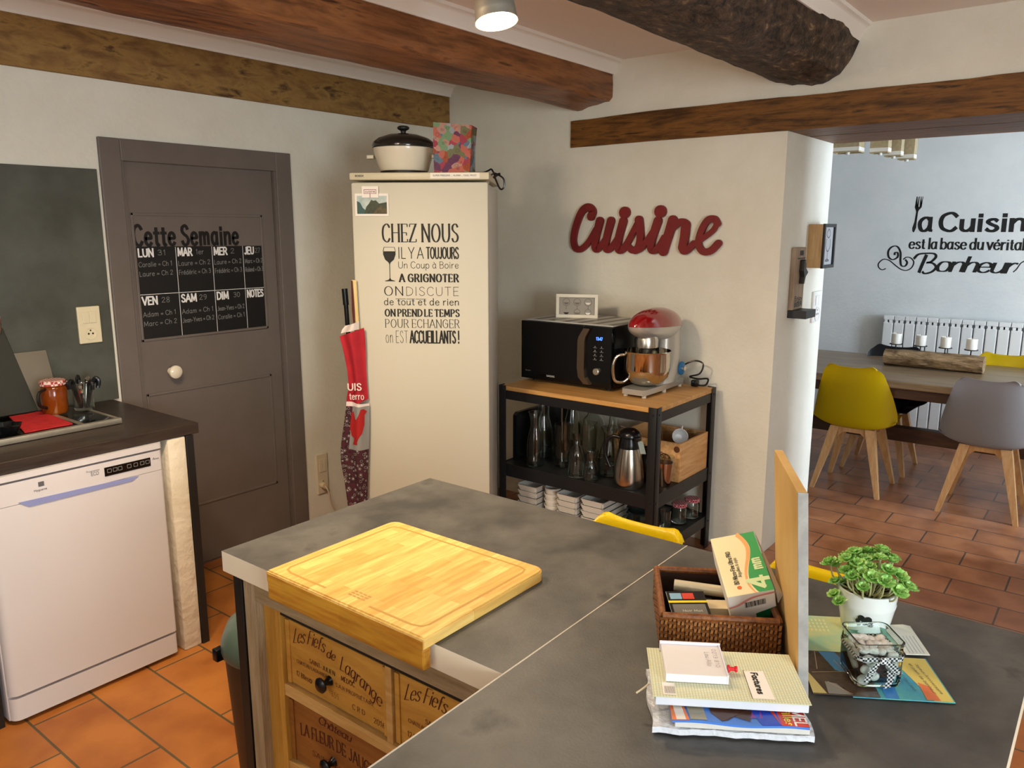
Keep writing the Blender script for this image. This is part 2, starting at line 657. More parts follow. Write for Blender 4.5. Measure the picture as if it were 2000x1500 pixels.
# painted coving along the beams
def coving(n, x0, x1, y, sgn, z=2.53):
    bm = B()
    pr = [(0, -.07), (.008, -.07), (.012, -.058), (.034, -.020), (.040, -.016), (.052, -.012), (.056, 0), (0, 0)]
    prism(bm, pr, (x0, y, z), (0, sgn, 0), (0, 0, 1), (x1 - x0, 0, 0))
    struct('trim_%d' % n, bm, TRIMW, smooth=False)


coving(1, -1.9, X0, 3.472, -1)
coving(2, -1.9, X0, 2.585, 1)
coving(3, -1.9, X0, 2.295, -1)
coving(4, -1.9, X0, 1.485, 1)
coving(5, -1.9, X0, 1.065, -1)

# ------------------------------------------------------------------ beams
BW1 = wood('beam_olive', '#72502A', '#987640', 0, 6, .7, 2.6, .4, c3='#4A3016', lo=.36, hi=.56)
BW2 = wood('beam_red', '#603A20', '#946038', 0, 3.0, .42, 8, .4, c3='#3E2212', lo=.36, hi=.58)
BW3 = wood('beam_dark', '#1E150F', '#5A4534', 0, 16, .6, 1.8, 1.0, c3='#A28C68', lo=.40, hi=.60)
BW4 = wood('lintel_brown', '#442808', '#7E5220', 1, 4, .5, 8, .4, c3='#301A06', lo=.36, hi=.58)


def beam(name, label, sec, x0, x1, mat, n=60, amp=.006, wob=.01, axis=0, seed=0):
    """hewn beam: closed cross-section (y,z) swept with a little wander and noise"""
    bm = B()
    sec = [Vector(p) for p in sec]
    ring = []
    for a, b_ in zip(sec, sec[1:] + sec[:1]):
        k = max(2, int((b_ - a).length / .025))
        ring += [a.lerp(b_, i / k) for i in range(k)]
    rows = []
    for i in range(n):
        t = i / (n - 1)
        x = x0 + (x1 - x0) * t
        oy, oz = wob * noise.noise((x * 1.3, seed, 0)), wob * .6 * noise.noise((x * 1.1, seed, 5))
        row = []
        for p in ring:
            d = amp * noise.noise((x * 5, p.x * 14 + seed, p.y * 14)) + amp * .5 * noise.noise((x * 14, p.x * 40 + seed, p.y * 40))
            v = Vector((x, p.x + oy + d, p.y + oz + d))
            if axis == 1: v = Vector((v.y, v.x, v.z))
            row.append(bm.verts.new(v))
        rows.append(row)
    m = len(ring)
    for a, b_ in zip(rows, rows[1:]):
        for i in range(m):
            bm.faces.new((a[i], a[(i + 1) % m], b_[(i + 1) % m], b_[i]))
    bm.faces.new(rows[0][::-1])
    bm.faces.new(rows[-1])
    c = (x1, sec[0].x, sec[0].y) if axis == 0 else (sec[0].x, x1, sec[0].y)
    return single(name, label, 'beam', bm, mat, c, 'old timber beams of the kitchen')


beam('ceiling_beam', 'olive brown wooden beam running along the wall above the door', [(3.474, 2.27), (3.492, 2.268), (3.492, 2.462), (3.474, 2.462)], -1.85, 3.808, BW1, 50, .001, .003, seed=1)
beam('ceiling_beam', 'reddish brown ceiling beam, middle one, ending above the fridge', [(2.30, 2.35), (2.318, 2.328), (2.52, 2.298), (2.575, 2.312), (2.58, 2.34), (2.58, 2.53), (2.295, 2.53)], -1.85, 3.808, BW2, 90, .006, .02, seed=4)
beam('ceiling_beam', 'thick dark rough-hewn ceiling beam with rounded end near the top right', [(1.075, 2.40), (1.125, 2.325), (1.20, 2.295), (1.34, 2.305), (1.45, 2.34), (1.49, 2.40), (1.49, 2.53), (1.062, 2.53), (1.062, 2.46)], -1.85, 3.808, BW3, 120, .012, .02, seed=9)
t = thing('lintel', 'long brown wooden lintel over the opening to the dining room', 'beam', (3.8, 1.345, 2.105))
bm = B()
sec = [(0, .0), (.30, .0), (.30, .15), (0, .15)]
for nm, xa, xb, ya, yb in (('front_beam', 3.797, 4.10, .121, 2.556), ('rear_beam', 4.115, 4.525, .121, 1.344)):
    bm = B()
    n = 70
    rows = []
    for i in range(n):
        y = ya + (yb - ya) * i / (n - 1)
        dz = .006 * noise.noise((y * 2.2, 3, 0)) + .003 * noise.noise((y * 9, 3, 0)) - .014 * max(0, (y - 1.9)) + .006 * max(0, .9 - y)
        rows.append([bm.verts.new(p) for p in ((xa, y, 2.105 + dz * .3), (xb, y, 2.105), (xb, y, 2.255), (xa, y, 2.255 + dz))])
    for a, b_ in zip(rows, rows[1:]):
        for i in range(4): bm.faces.new((a[i], a[(i + 1) % 4], b_[(i + 1) % 4], b_[i]))
    bm.faces.new(rows[0][::-1]); bm.faces.new(rows[-1])
    part(nm, bm, BW4, t, smooth=False)

# ------------------------------------------------------------------ door and its planner
DOORP = M('taupe_paint', '#706761', .5, c2='#69605A', ns=3)
t = bpy.data.objects.new('door_1', None)
COL.objects.link(t)
t['kind'] = 'structure'
t.location = (2.115, Y0, 0)
MW['door_1'] = Matrix.Translation(t.location)
bm = B()
for a, b_ in (((1.632, Y0 - .014, 0), (DX0 + .012, Y0 + .02, 2.036)), ((DX1 - .012, Y0 - .014, 0), (2.6, Y0 + .02, 2.036)), ((DX0 + .012, Y0 - .014, DZ - .01), (DX1 - .012, Y0 + .02, 2.036))):
    box(bm, a, b_, .004)
box(bm, (DX0 + .004, Y0 - .006, 0), (DX0 + .022, Y0 + .05, DZ - .004))
box(bm, (DX1 - .022, Y0 - .006, 0), (DX1 - .004, Y0 + .05, DZ - .004))
part('door_frame', bm, DOORP, t, smooth=False)
bm = B()
LY = Y0 + .012
box(bm, (DX0 + .01, LY, .008), (DX1 - .024, LY + .035, DZ - .006), .003)
for z0, z1 in ((1.15, 1.725), (.31, .908)):       # raised mouldings round the two panels
    for a, b_ in (((1.752, z0), (2.424, z0 + .012)), ((1.752, z1 - .012), (2.424, z1)), ((1.752, z0), (1.764, z1)), ((2.412, z0), (2.424, z1))):
        box(bm, (a[0], LY - .005, a[1]), (b_[0], LY + .002, b_[1]), .002)
part('door_leaf', bm, DOORP, t, smooth=False)
bm = B()
Mx = Matrix.Translation((1.878, LY, 1.0)) @ Matrix.Rotation(R(90), 4, 'X')
lathe(bm, [(0, 0), (.016, 0), (.012, .008), (.011, .022), (.022, .03), (.031, .04), (.03, .05), (.018, .058), (0, .06)], M=Mx)
part('door_knob', bm, M('white_porcelain', '#E8DEC8', .15), t, 'cream porcelain knob')

BLACK_V = M('black_vinyl', '#141414', .55)
CHALK = M('chalk_white', '#E6E6E4', .8)
CHALK2 = M('chalk_grey', '#8C8C8A', .8)
t = thing('weekly_planner', 'black chalkboard weekly planner sticker with chalk writing on the door', 'planner', (2.088, LY, 1.148))
PY = LY - .0008
bm = B()
quad(bm, [(1.762, PY, 1.150), (2.418, PY, 1.147), (2.414, PY, 1.572), (1.762, PY, 1.578)])
part('board', bm, BLACK_V, t, smooth=False)
bm = B()
text(bm, 'Cette Semaine', (1.757, PY, 1.582), (1, 0, 0), (0, 0, 1), .525, .088, .0155, .0135, sp=.2)
part('heading', bm, BLACK_V, t, smooth=False)
bm = B()
PZ = PY - .0008
cx_ = [1.762 + .656 * f for f in (0, .286, .567, .824, 1)]
for f in cx_[1:4]: quad(bm, [(f - .0012, PZ, 1.15), (f + .0012, PZ, 1.15), (f + .0012, PZ, 1.573), (f - .0012, PZ, 1.573)])
quad(bm, [(1.762, PZ, 1.362), (2.415, PZ, 1.360), (2.415, PZ, 1.3625), (1.762, PZ, 1.3645)])
part('grid_lines', bm, CHALK, t, smooth=False)
names = ['LUN', 'MAR', 'MER', 'JEU', 'VEN', 'SAM', 'DIM', 'NOTES']
nums = ['31', '1er', '2', '27', '28', '29', '30', '']
notes = [('Coralie = Ch 1', 'Laure = Ch 2'), ('Laure = Ch 2', 'Frédéric = Ch 3'), ('Laure = Ch 2', 'Frédéric = Ch 3'), ('Marc = Ch 2', 'Roland = Ch 3'), ('Adam = Ch 1', 'Marc = Ch 2'), ('Adam = Ch 1', 'Jean-Yves = Ch 2'), ('Jean-Yves = Ch 2', 'Coralie = Ch 1'), ()]
for i in range(8):
    c, lo_ = i % 4, i > 3
    bm = B()
    text(bm, names[i], (cx_[c] + .01, PZ, 1.318 if lo_ else 1.533), (1, 0, 0), (0, 0, 1), (.07, .07, .07, .052, .07, .076, .062, .092)[i], .034, .0075, .007)
    d = part('day_name', bm, CHALK, t, smooth=False)
    if not nums[i]: continue
    bm = B()
    text(bm, nums[i], (cx_[c] + (.1 if c < 3 else .07), PZ, 1.323 if lo_ else 1.538), (1, 0, 0), (0, 0, 1), (.04, .04, .02, .028, .04, .04, .036)[i], .023, .002)
    part('date_note', bm, CHALK2, d, smooth=False)
    bm = B()
    for k, s_ in enumerate(notes[i]):
        text(bm, s_, (cx_[c] + .008, PZ, (1.262 if lo_ else 1.487) - .042 * k), (1, 0, .02), (0, 0, 1), (cx_[c + 1] - cx_[c]) * (.88 if c else .84), .021, .0019)
    part('chalk_note', bm, CHALK2, d, smooth=False)

# ------------------------------------------------------------------ backsplash and left-hand counter
SLATE = M('slate_grey', '#45473F', .5, c2='#5A5D56', ns=4, c3='#3A3C36', lo=.35, hi=.7, bump=.15, bs=9)
bm = B()
box(bm, (-1.7, Y0 - .012, .915), (1.617, Y0 - .001, 1.902), .002)
single('backsplash', 'dark slate grey backsplash panel on the wall left of the door', 'backsplash', bm, SLATE, (1.0, Y0, .915), smooth=False)

WENGE = wood('dark_worktop', '#2A211C', '#3B302A', 0, 4, .38, 10, .1)
BLK = M('black_paint', '#191817', .5)
WHITE_ENAMEL = M('white_enamel', '#D4D0D2', .25)
t = thing('kitchen_counter', 'dark kitchen counter with white end pillar, above the dishwasher', 'counter', (1.0, 3.1, 0))
bm = B()
box(bm, (-1.7, 2.797, .873), (1.592, Y0 - .013, .915), .003)
part('worktop', bm, WENGE, t, smooth=False)
bm = B()
box(bm, (1.462, 2.80, 0), (1.535, 3.48, .872), .006)
part('pillar', bm, M('rough_limewash', '#E2D9C6', .9, c2='#CFC3AC', ns=6, bump=.6, bs=30), t, 'rough white plastered pillar')
bm = B()
box(bm, (1.536, 2.795, 0), (1.566, 3.48, .872), .002)
part('end_panel', bm, BLK, t, smooth=False)
bm = B()
box(bm, (-1.7, 2.82, 0), (.825, 3.48, .872), .002)
part('cupboard_front', bm, BLK, t, smooth=False)  # black block added to stand in for the dark gap beside the dishwasher

t = thing('dishwasher', 'white dishwasher under the dark counter', 'dishwasher', (1.135, 3.05, 0))
DY = 2.785
bm = B()
box(bm, (.836, DY + .03, .015), (1.434, 3.38, .86), .004)
part('body', bm, WHITE_ENAMEL, t)


def dwslab(z0, z1, d=0.0, x0=.84, x1=1.431):
    bm = B()
    pr = [(x0, .05), (x0, .03)] + [(x0 + .03 - .03 * math.cos(a), .03 - .03 * math.sin(a)) for a in (.4, .8, 1.2, PI / 2)] + [(x1 - .012, 0), (x1 - .004, .004), (x1, .012), (x1, .05)]
    prism(bm, pr, (0, DY + d, z0), (1, 0, 0), (0, 1, 0), (0, 0, z1 - z0))
    return bm


bm = dwslab(.109, .767)
part('door', bm, WHITE_ENAMEL, t)
part('kick_plate', dwslab(.018, .098, .004), WHITE_ENAMEL, t)
part('control_panel', dwslab(.7685, .843), WHITE_ENAMEL, t)
part('lid_strip', dwslab(.851, .871, -.004), WHITE_ENAMEL, t)
bm = B()
prism(bm, [(.935, .774), (1.335, .766), (1.31, .752), (.965, .752)], (0, DY - .003, 0), (1, 0, 0), (0, 0, 1), (0, .012, 0))
part('handle_recess', bm, M('handle_shadow_blue', '#8A92C4', .35), t, 'lavender grey grip strip')  # solid strip, the shade of the grip recess put into its colour
bm = B()
box(bm, (1.216, DY - .002, .792), (1.383, DY + .003, .824))
o = part('display', bm, M('gloss_black', '#0A0A0C', .12), t, smooth=False)
bm = B()
for x in (1.225, 1.245, 1.263, 1.296, 1.32, 1.344, 1.364):
    for a, b_ in (((x, .803), (x + .015, .8045)), ((x, .8155), (x + .015, .817)), ((x, .803), (x + .0014, .817)), ((x + .0136, .803), (x + .015, .817))):
        quad(bm, [(a[0], DY - .0026, a[1]), (b_[0], DY - .0026, a[1]), (b_[0], DY - .0026, b_[1]), (a[0], DY - .0026, b_[1])])
part('display_icons', bm, CHALK2, o, smooth=False)
bm = B()
GREYINK = M('grey_ink', '#5A5A5E', .6)
text(bm, 'Hygiene', (.985, DY - .001, .797), (1, 0, 0), (0, 0, 1), .04, .007, .001)
part('hygiene_mark', bm, GREYINK, t, smooth=False)
bm = B()
quad(bm, [(1.0, DY - .001, .811), (1.018, DY - .001, .811), (1.018, DY - .001, .827), (1.0, DY - .001, .827)])
part('dish_symbol', bm, GREYINK, t, smooth=False)
bm = B()
text(bm, 'A++', (1.392, DY - .001, .812), (1, 0, 0), (0, 0, 1), .024, .008, .0012)
part('energy_mark', bm, GREYINK, t, smooth=False)
bm = B()
text(bm, 'ECO', (1.17, DY - .001, .806), (1, 0, 0), (0, 0, 1), .026, .011, .0014)
text(bm, 'Programme', (1.155, DY - .001, .82), (1, 0, 0), (0, 0, 1), .045, .006, .0008)
part('programme_mark', bm, GREYINK, t, smooth=False)

STEEL = M('brushed_steel', '#D2CCBE', .4, .85, c2='#BEB8AA', ns=6, st=(1, 1, 1))
CHROME = M('chrome', '#D8D8D6', .08, 1)
t = thing('hob', 'black glass hob with steel rim and dark raised lid on the counter', 'hob', (1.1, 3.2, .916))
bm = B()
box(bm, (.45, 3.012, .9165), (1.40, 3.40, .93), .003)
box(bm, (.45, 3.010, .9165), (1.40, 3.03, .9385), .003)
box(bm, (1.388, 3.03, .9165), (1.402, 3.40, .936), .003)
part('steel_rim', bm, STEEL, t)
bm = B()
box(bm, (.47, 3.033, .930), (1.385, 3.39, .934), .001)
part('glass_top', bm, M('black_glass', '#0C0C0C', .08), t)
bm = B()
obox(bm, (.45, 3.384, .94), (.80, 0, 0), (-.07, .06, .335), (0, .010, -.0018), .003)
part('lid', bm, M('smoked_lid', '#33352F', .35), t, smooth=False)
bm = B()
tube(bm, cr([(.9, 3.44, 1.262), (.9, 3.43, 1.31), (.92, 3.43, 1.325), (1.14, 3.43, 1.325), (1.163, 3.43, 1.31), (1.165, 3.44, 1.255)], 5), .007, 8)
part('lid_handle', bm, CHROME, t)
bm = B()
box(bm, (1.255, 3.05, .934), (1.275, 3.36, .9352))
part('trim_strip', bm, STEEL, t, smooth=False)  # thin steel-grey strip across the glass top

RED_CLOTH = M('red_cloth', '#C8262A', .8, c2='#B01F24', ns=30, bump=.3, bs=300)
bm = B()
grid(bm, 12, 12, lambda u, v: (1.075 + (1.24 - 1.075) * u + .062 * v * (1 - u) + .014 * v * u, 3.06 + .31 * v, .936 + .0025 * noise.noise((u * 3, v * 3, 1))))
r_ = bmesh.ops.extrude_face_region(bm, geom=list(bm.faces))
bmesh.ops.translate(bm, verts=[v for v in r_['geom'] if isinstance(v, bmesh.types.BMVert)], vec=(0, 0, .004))
single('red_cloth', 'folded bright red cloth lying flat on the hob', 'cloth', bm, RED_CLOTH, (1.15, 3.2, .935))
bm = B()
lathe(bm, [(0, 0), (.03, 0), (.045, .02), (.05, .036), (.046, .036), (.04, .02), (0, .008)], (1.03, 3.10, .9345), 32)
for v in bm.verts:
    d = Vector((v.co.x - 1.03, v.co.y - 3.10))
    k = 1 + .12 * math.cos(7 * math.atan2(d.y, d.x)) * min(1, d.length / .045)
    v.co.x, v.co.y = 1.03 + d.x * k, 3.10 + d.y * k
single('lobed_dish', 'small black lobed dish on the hob beside the red cloth', 'dish', bm, M('black_plastic', '#0E0F12', .25), (1.03, 3.10, .9345))

bm = B()
obox(bm, (1.20, 3.42, .931), (.15, 0, 0), (-.012, .055, .238), (0, .004, -.001), .002)
single('steel_sheet', 'plain brushed steel sheet leaning on the backsplash behind the brown jar', 'metal sheet', bm, M('dull_steel', '#8F8A7E', .45, 1), (1.27, 3.45, .931), smooth=False)

t = thing('storage_jar', 'brown glazed jar with red gingham lid on the hob edge', 'jar', (1.285, 3.315, .935))
bm = B()
lathe(bm, [(0, 0), (.040, 0), (.046, .008), (.048, .10), (.044, .108), (.046, .114), (.042, .12), (.036, .12), (.036, .02), (0, .015)], (1.285, 3.315, .935))
part('body', bm, M('brown_glaze', '#6E2E0A', .12, c2='#8A430F', ns=7), t)
bm = B()
lathe(bm, [(.047, 0), (.047, .014), (.043, .019), (0, .019)], (1.285, 3.315, 1.05), 24)
part('lid', bm, checker('red_gingham', '#A8383A', '#E6CFC4', 90), t)
bm = B()
tube(bm, cr([(1.246, 3.29, 1.04), (1.215, 3.27, 1.03), (1.212, 3.27, .985), (1.245, 3.29, .965)], 6), .006)
part('handle', bm, M('black_wire', '#15110E', .4), t)

t = thing('utensil_jar', 'clear glass jar stuffed with dark measuring spoons beside the brown jar', 'jar', (1.375, 3.30, .917))
bm = B()
lathe(bm, [(0, 0), (.036, 0), (.038, .01), (.036, .09), (.038, .105), (.0355, .105), (.033, .09), (.034, .01), (0, .008)], (1.385, 3.29, .9368))
GLASS = glass('clear_glass')
part('glass', bm, GLASS, t)
for k in range(9):
    bm = B()
    a = k * .7
    p0 = Vector((1.385 + .014 * math.cos(a), 3.29 + .014 * math.sin(a), .947))
    p1 = Vector((1.385 + .040 * math.cos(a), 3.29 + .042 * math.sin(a), 1.035 + .008 * (k % 3)))
    tube(bm, [p0, p1], .0045)
    tube(bm, cr([p1, p1 + Vector((.012 * math.cos(a), .012 * math.sin(a), .012)), p1 + Vector((.022 * math.cos(a), .022 * math.sin(a), .002)), p1 + Vector((.02 * math.cos(a), .02 * math.sin(a), -.02))], 4), .008, rs=None)
    part('spoon', bm, [M('dark_spoon', '#17181B', .3), CHROME][k % 2] if k < 2 else bpy.data.materials['dark_spoon'] if k % 3 else CHROME, t)

CREAM = M('cream_plastic', '#E3D8B8', .35)
DARKP = M('dark_pin', '#2A2620', .6)


def wall_switch(name, label, O, U, wd, ht, mat, socket_low=True):
    U, V = Vector(U), Vector((0, 0, 1))
    O = Vector(O)
    Nn = U.cross(V)
    t = thing(name, label, 'switch', O + U * wd / 2)
    bm = B()
    obox(bm, O, U * wd, V * ht, Nn * .012, .003)
    part('plate', bm, mat, t, smooth=False)
    F = Nn * .0122
    bm = B()
    for k in (0, 1):
        obox(bm, O + F + U * (wd * (.2 + .31 * k)) + V * ht * .55, U * wd * .29, V * ht * .32, Nn * .004, .0015)
    part('rocker', bm, mat, t, smooth=False)
    bm = B()
    c = O + F + U * wd * .5 + V * ht * .26
    Mx = Matrix((tuple(U) + (0,), tuple(V) + (0,), tuple(Nn) + (0,), (0, 0, 0, 1))).transposed()
    Mx.translation = c
    rr = wd * .27
    lathe(bm, [(rr, 0), (rr * 1.05, .003), (rr * .92, .003), (rr * .9, .0004), (0, .0004)], M=Mx)
    s = part('socket', bm, mat, t)
    bm = B()
    for dx in (-.35, .35): lathe(bm, [(0, .0008), (rr * .17, .0008)], (rr * dx, 0, 0), 10, M=Mx)
    lathe(bm, [(0, .0008), (rr * .14, .0008)], (0, rr * .55, 0), 10, M=Mx)
    part('pin_hole', bm, DARKP, s, smooth=False)
    return t


wall_switch('wall_switch', 'cream double switch and socket plate on the dark backsplash', (1.472, Y0 - .012, 1.176), (1, 0, 0), .093, .156, CREAM)
wall_switch('wall_switch', 'white switch and socket plate on the opening side wall beside the dining room', (4.339, 1.345, 1.156), (1, 0, 0), .145, .168, M('white_plastic', '#E8E6E0', .35))
t = wall_switch('wall_socket', 'cream wall socket with plugged cord low on the wall beside the door', (2.672, Y0, .178), (1, 0, 0), .075, .232, M('ivory_plastic', '#DACDB4', .4))
bm = B()
cyl(bm, (0, 0, 0), .017, .03, 16, M=Matrix.Translation((2.70, Y0 - .012, .23)) @ Matrix.Rotation(R(90), 4, 'X'))
tube(bm, cr([(2.70, Y0 - .04, .23), (2.705, Y0 - .06, .2), (2.73, Y0 - .05, .12), (2.79, Y0 - .04, .04), (2.88, Y0 - .06, .012)], 6), .004)
single('power_cord', 'cream plug and cord running down from the low wall socket', 'cord', bm, M('cord_cream', '#D8C7A8', .5), (2.70, Y0 - .03, .012))
# ------------------------------------------------------------------ fridge, set across the corner
FA = R(38.04 - 3.2)
FD = Vector((math.cos(FA), math.sin(FA), 0))       # depth
FU = Vector((math.sin(FA), -math.cos(FA), 0))      # to the right along the front
FM = Vector((2.526, 2.489, 0))                     # middle of the front, on the floor
UP = Vector((0, 0, 1))


def F(u, d, z):
    return FM + FU * u + FD * d + UP * z


FRW = M('fridge_enamel', '#C8C4B4', .5, spec=.3)
FRS = M('fridge_side', '#C8C6BE', .4)
INK = M('black_ink', '#15130F', .6)
t = thing('fridge', 'tall cream white fridge with black French lettering across the corner', 'fridge', F(0, .3, 0), FA)
bm = B()
obox(bm, F(-.298, .045, .02), FU * .596, FD * .555, UP * 1.83, .006)
part('body', bm, FRS, t)
bm = B()
obox(bm, F(-.302, 0, .06), FU * .603, FD * .042, UP * 1.795, .010)
part('door', bm, FRW, t)
bm = B()
obox(bm, F(-.306, -.006, 1.864), FU * .612, FD * .606, UP * .032, .006)
part('top_cap', bm, M('cap_cream', '#CBC2A6', .4), t)
bm = B()
obox(bm, F(-.28, .05, 0), FU * .56, FD * .5, UP * .03)
part('plinth', bm, BLK, t, smooth=False)
bm = B()
dd = -.0015
XA, XB = -.169, .168
fu = lambda s, u0, u1, z0, h, th, tn=None, **k: text(bm, s, F(u0, dd, z0), FU, UP, u1 - u0, h, th, tn, **k)
fu('CHEZ NOUS', XA, XB, 1.599, .077, .0085, .0030, sp=.16, serif=.0055)
fu('IL Y A', -.101, .012, 1.527, .048, .0034, sp=.16, space=.2)
fu('TOUJOURS', .026, .168, 1.527, .048, .0058, .0050, sp=.12)
fu('Un Coup à Boire', -.102, .168, 1.484, .029, .0021, sp=.12)
fu('A GRIGNOTER', -.097, .166, 1.424, .034, .0082, .0030, sp=.22, serif=.004)
fu('ON', -.168, -.082, 1.363, .040, .0046, .0020, sp=.2)
fu('DISCUTE', -.070, .167, 1.363, .038, .0020, sp=.2)
fu('de tout et de rien', -.170, .167, 1.3205, .030, .0032, .0026, sp=.14)
for a, b_ in ((-.118, -.072), (-.068, -.03), (-.026, .02)):
    quad(bm, [F(a, dd, 1.3465), F(b_, dd, 1.3465), F(b_, dd, 1.3485), F(a, dd, 1.3485)])
fu('ON PREND LE TEMPS', -.167, .168, 1.270, .031, .0066, .0030, sp=.2, serif=.0036, space=.22)
fu('POUR ECHANGER', -.168, .168, 1.219, .037, .0030, .0014, sp=.16, serif=.0026, space=.3)
fu('on EST', -.168, -.066, 1.150, .054, .0016, sp=.2, space=.3)
fu('ACCUEILLANTS', -.056, .150, 1.150, .054, .0068, .0052, sp=.14)
fu('!', .160, .168, 1.150, .054, .006)
part('lettering', bm, INK, t, smooth=False)
bm = B()                                            # the wine glass of the lettering
gp = [(-.163, 1.576), (-.168, 1.545), (-.160, 1.522), (-.144, 1.508), (-.1415, 1.50), (-.1415, 1.440), (-.146, 1.433), (-.163, 1.428), (-.163, 1.426), (-.117, 1.426), (-.117, 1.428), (-.134, 1.433), (-.1385, 1.440), (-.1385, 1.50), (-.136, 1.508), (-.120, 1.522), (-.112, 1.545), (-.117, 1.576)]
low = [(-.1675, 1.558)] + gp[1:-1] + [(-.1125, 1.558)]
bm.faces.new([bm.verts.new(F(u, dd, z)) for u, z in low])
for a, b_ in ((gp[0], low[0]), (gp[-1], low[-1]), (gp[0], gp[-1])):
    ribbon(bm, [a, b_], .0022, .0016, lambda p: F(p[0], dd, p[1]))
part('lettering_glass', bm, INK, t, smooth=False)
bm = B()
text(bm, 'BOSCH', F(-.279, -.0075, 1.878), FU, UP, .036, .007, .0016)
part('brand_mark', bm, INK, t, smooth=False)
bm = B()
quad(bm, [F(.05, -.0072, 1.870), F(.265, -.0072, 1.870), F(.265, -.0072, 1.893), F(.05, -.0072, 1.893)])
o = part('label_strip', bm, M('white_label', '#E8E2D6', .5), t, smooth=False)
bm = B()
text(bm, 'SUPER FREEZING ... ALARM ... COOL FROST', F(.062, -.008, 1.879), FU, UP, .19, .006, .001)
part('label_text', bm, GREYINK, o, smooth=False)
bm = B()
box(bm, (0, 0, 0), (.01, .012, .012), M=Matrix.Translation(F(.298, .02, 1.847)))
part('hinge', bm, STEEL, t, smooth=False)

# photo and magnet
PAPER = M('white_paper', '#EBE4DC', .7)
t = thing('photograph', 'white bordered photo of a green mountain held on the fridge door', 'photo', F(-.21, -.003, 1.71))
bm = B()
obox(bm, F(-.285, -.004, 1.711), FU * .149, FD * .0015, UP * .096)
part('print', bm, PAPER, t, smooth=False)
bm = B()
quad(bm, [F(-.276, -.0048, 1.720), F(-.144, -.0048, 1.720), F(-.144, -.0048, 1.797), F(-.276, -.0048, 1.797)])
o = part('picture', bm, M('misty_sky', '#8EA5A6', .4, c2='#C5CCC6', ns=18), t, smooth=False)
bm = B()
for pts, mi in (([(-.276, 1.72), (-.276, 1.775), (-.262, 1.768), (-.25, 1.745), (-.238, 1.735), (-.2, 1.73), (-.17, 1.72)], 0), ([(-.245, 1.722), (-.235, 1.75), (-.222, 1.765), (-.212, 1.780), (-.203, 1.776), (-.192, 1.778), (-.178, 1.764), (-.144, 1.770), (-.144, 1.72)], 1), ([(-.205, 1.72), (-.19, 1.74), (-.168, 1.754), (-.155, 1.746), (-.144, 1.742), (-.144, 1.72)], 2)):
    f = bm.faces.new([bm.verts.new(F(u, -.0052 - .0003 * mi, z)) for u, z in pts])
    f.material_index = mi
part('mountain', bm, [M('teal_forest', '#1E4A48', .5), M('dark_forest', '#16200F', .5, c2='#2F3B1E', ns=60), M('ochre_slope', '#5A4A1C', .5, c2='#2C2410', ns=50)], o, smooth=False)
t = thing('fridge_magnet', 'small white house-number magnet holding the photo on the fridge', 'magnet', F(-.215, -.008, 1.789))
bm = B()
obox(bm, F(-.252, -.009, 1.789), FU * .073, FD * .003, UP * .049)
part('plate', bm, PAPER, t, smooth=False)
bm = B()
for a, b_ in (((-.243, 1.806), (-.188, 1.808)), ((-.243, 1.822), (-.188, 1.824)), ((-.243, 1.806), (-.241, 1.824)), ((-.190, 1.806), (-.188, 1.824)), ((-.217, 1.789), (-.2145, 1.806))):
    quad(bm, [F(a[0], -.0096, a[1]), F(b_[0], -.0096, a[1]), F(b_[0], -.0096, b_[1]), F(a[0], -.0096, b_[1])])
text(bm, 'cuisine', F(-.237, -.0096, 1.812), FU, UP, .043, .007, .0014)
part('red_frame', bm, M('dark_red_ink', '#7A2A36', .6), t, smooth=False)

# on top of the fridge
t = thing('casserole', 'white casserole pot with black lid on top of the fridge', 'pot', (2.645, 2.70, 1.896))
cx_, cy_ = 2.645, 2.70
bm = B()
lathe(bm, [(0, .018), (.105, .018), (.112, .024), (.137, .10), (.139, .118), (.142, .12), (.135, .122), (.13, .10), (.105, .03), (0, .028)], (cx_, cy_, 1.896), 48)
part('pot_body', bm, M('white_ceramic', '#E4DAC6', .12), t)
bm = B()
lathe(bm, [(0, 0), (.107, 0), (.109, .018), (0, .018)], (cx_, cy_, 1.8965), 40)
part('base_ring', bm, BLK, t)
bm = B()
DKLID = M('smoked_glass_lid', '#26221E', .15)
lathe(bm, [(.143, .0), (.145, .012), (.138, .026), (.115, .043), (.07, .058), (.03, .064), (0, .066)], (cx_, cy_, 2.018), 48)
part('lid', bm, DKLID, t)
bm = B()
lathe(bm, [(.012, 0), (.012, .014), (.026, .022), (.028, .03), (.02, .036), (0, .037)], (cx_, cy_, 2.08), 24)
part('lid_knob', bm, BLK, t)
for sg in (-1, 1):
    bm = B()
    c = Vector((cx_, cy_, 1.985)) + FU * sg * .134
    prism(bm, [(-.04, 0), (-.03, .032), (0, .042), (.03, .032), (.04, 0)], c, FD, FU * sg + UP * -.3 * 0, UP * -.014)
    part('handle', bm, bpy.data.materials['white_ceramic'], t)

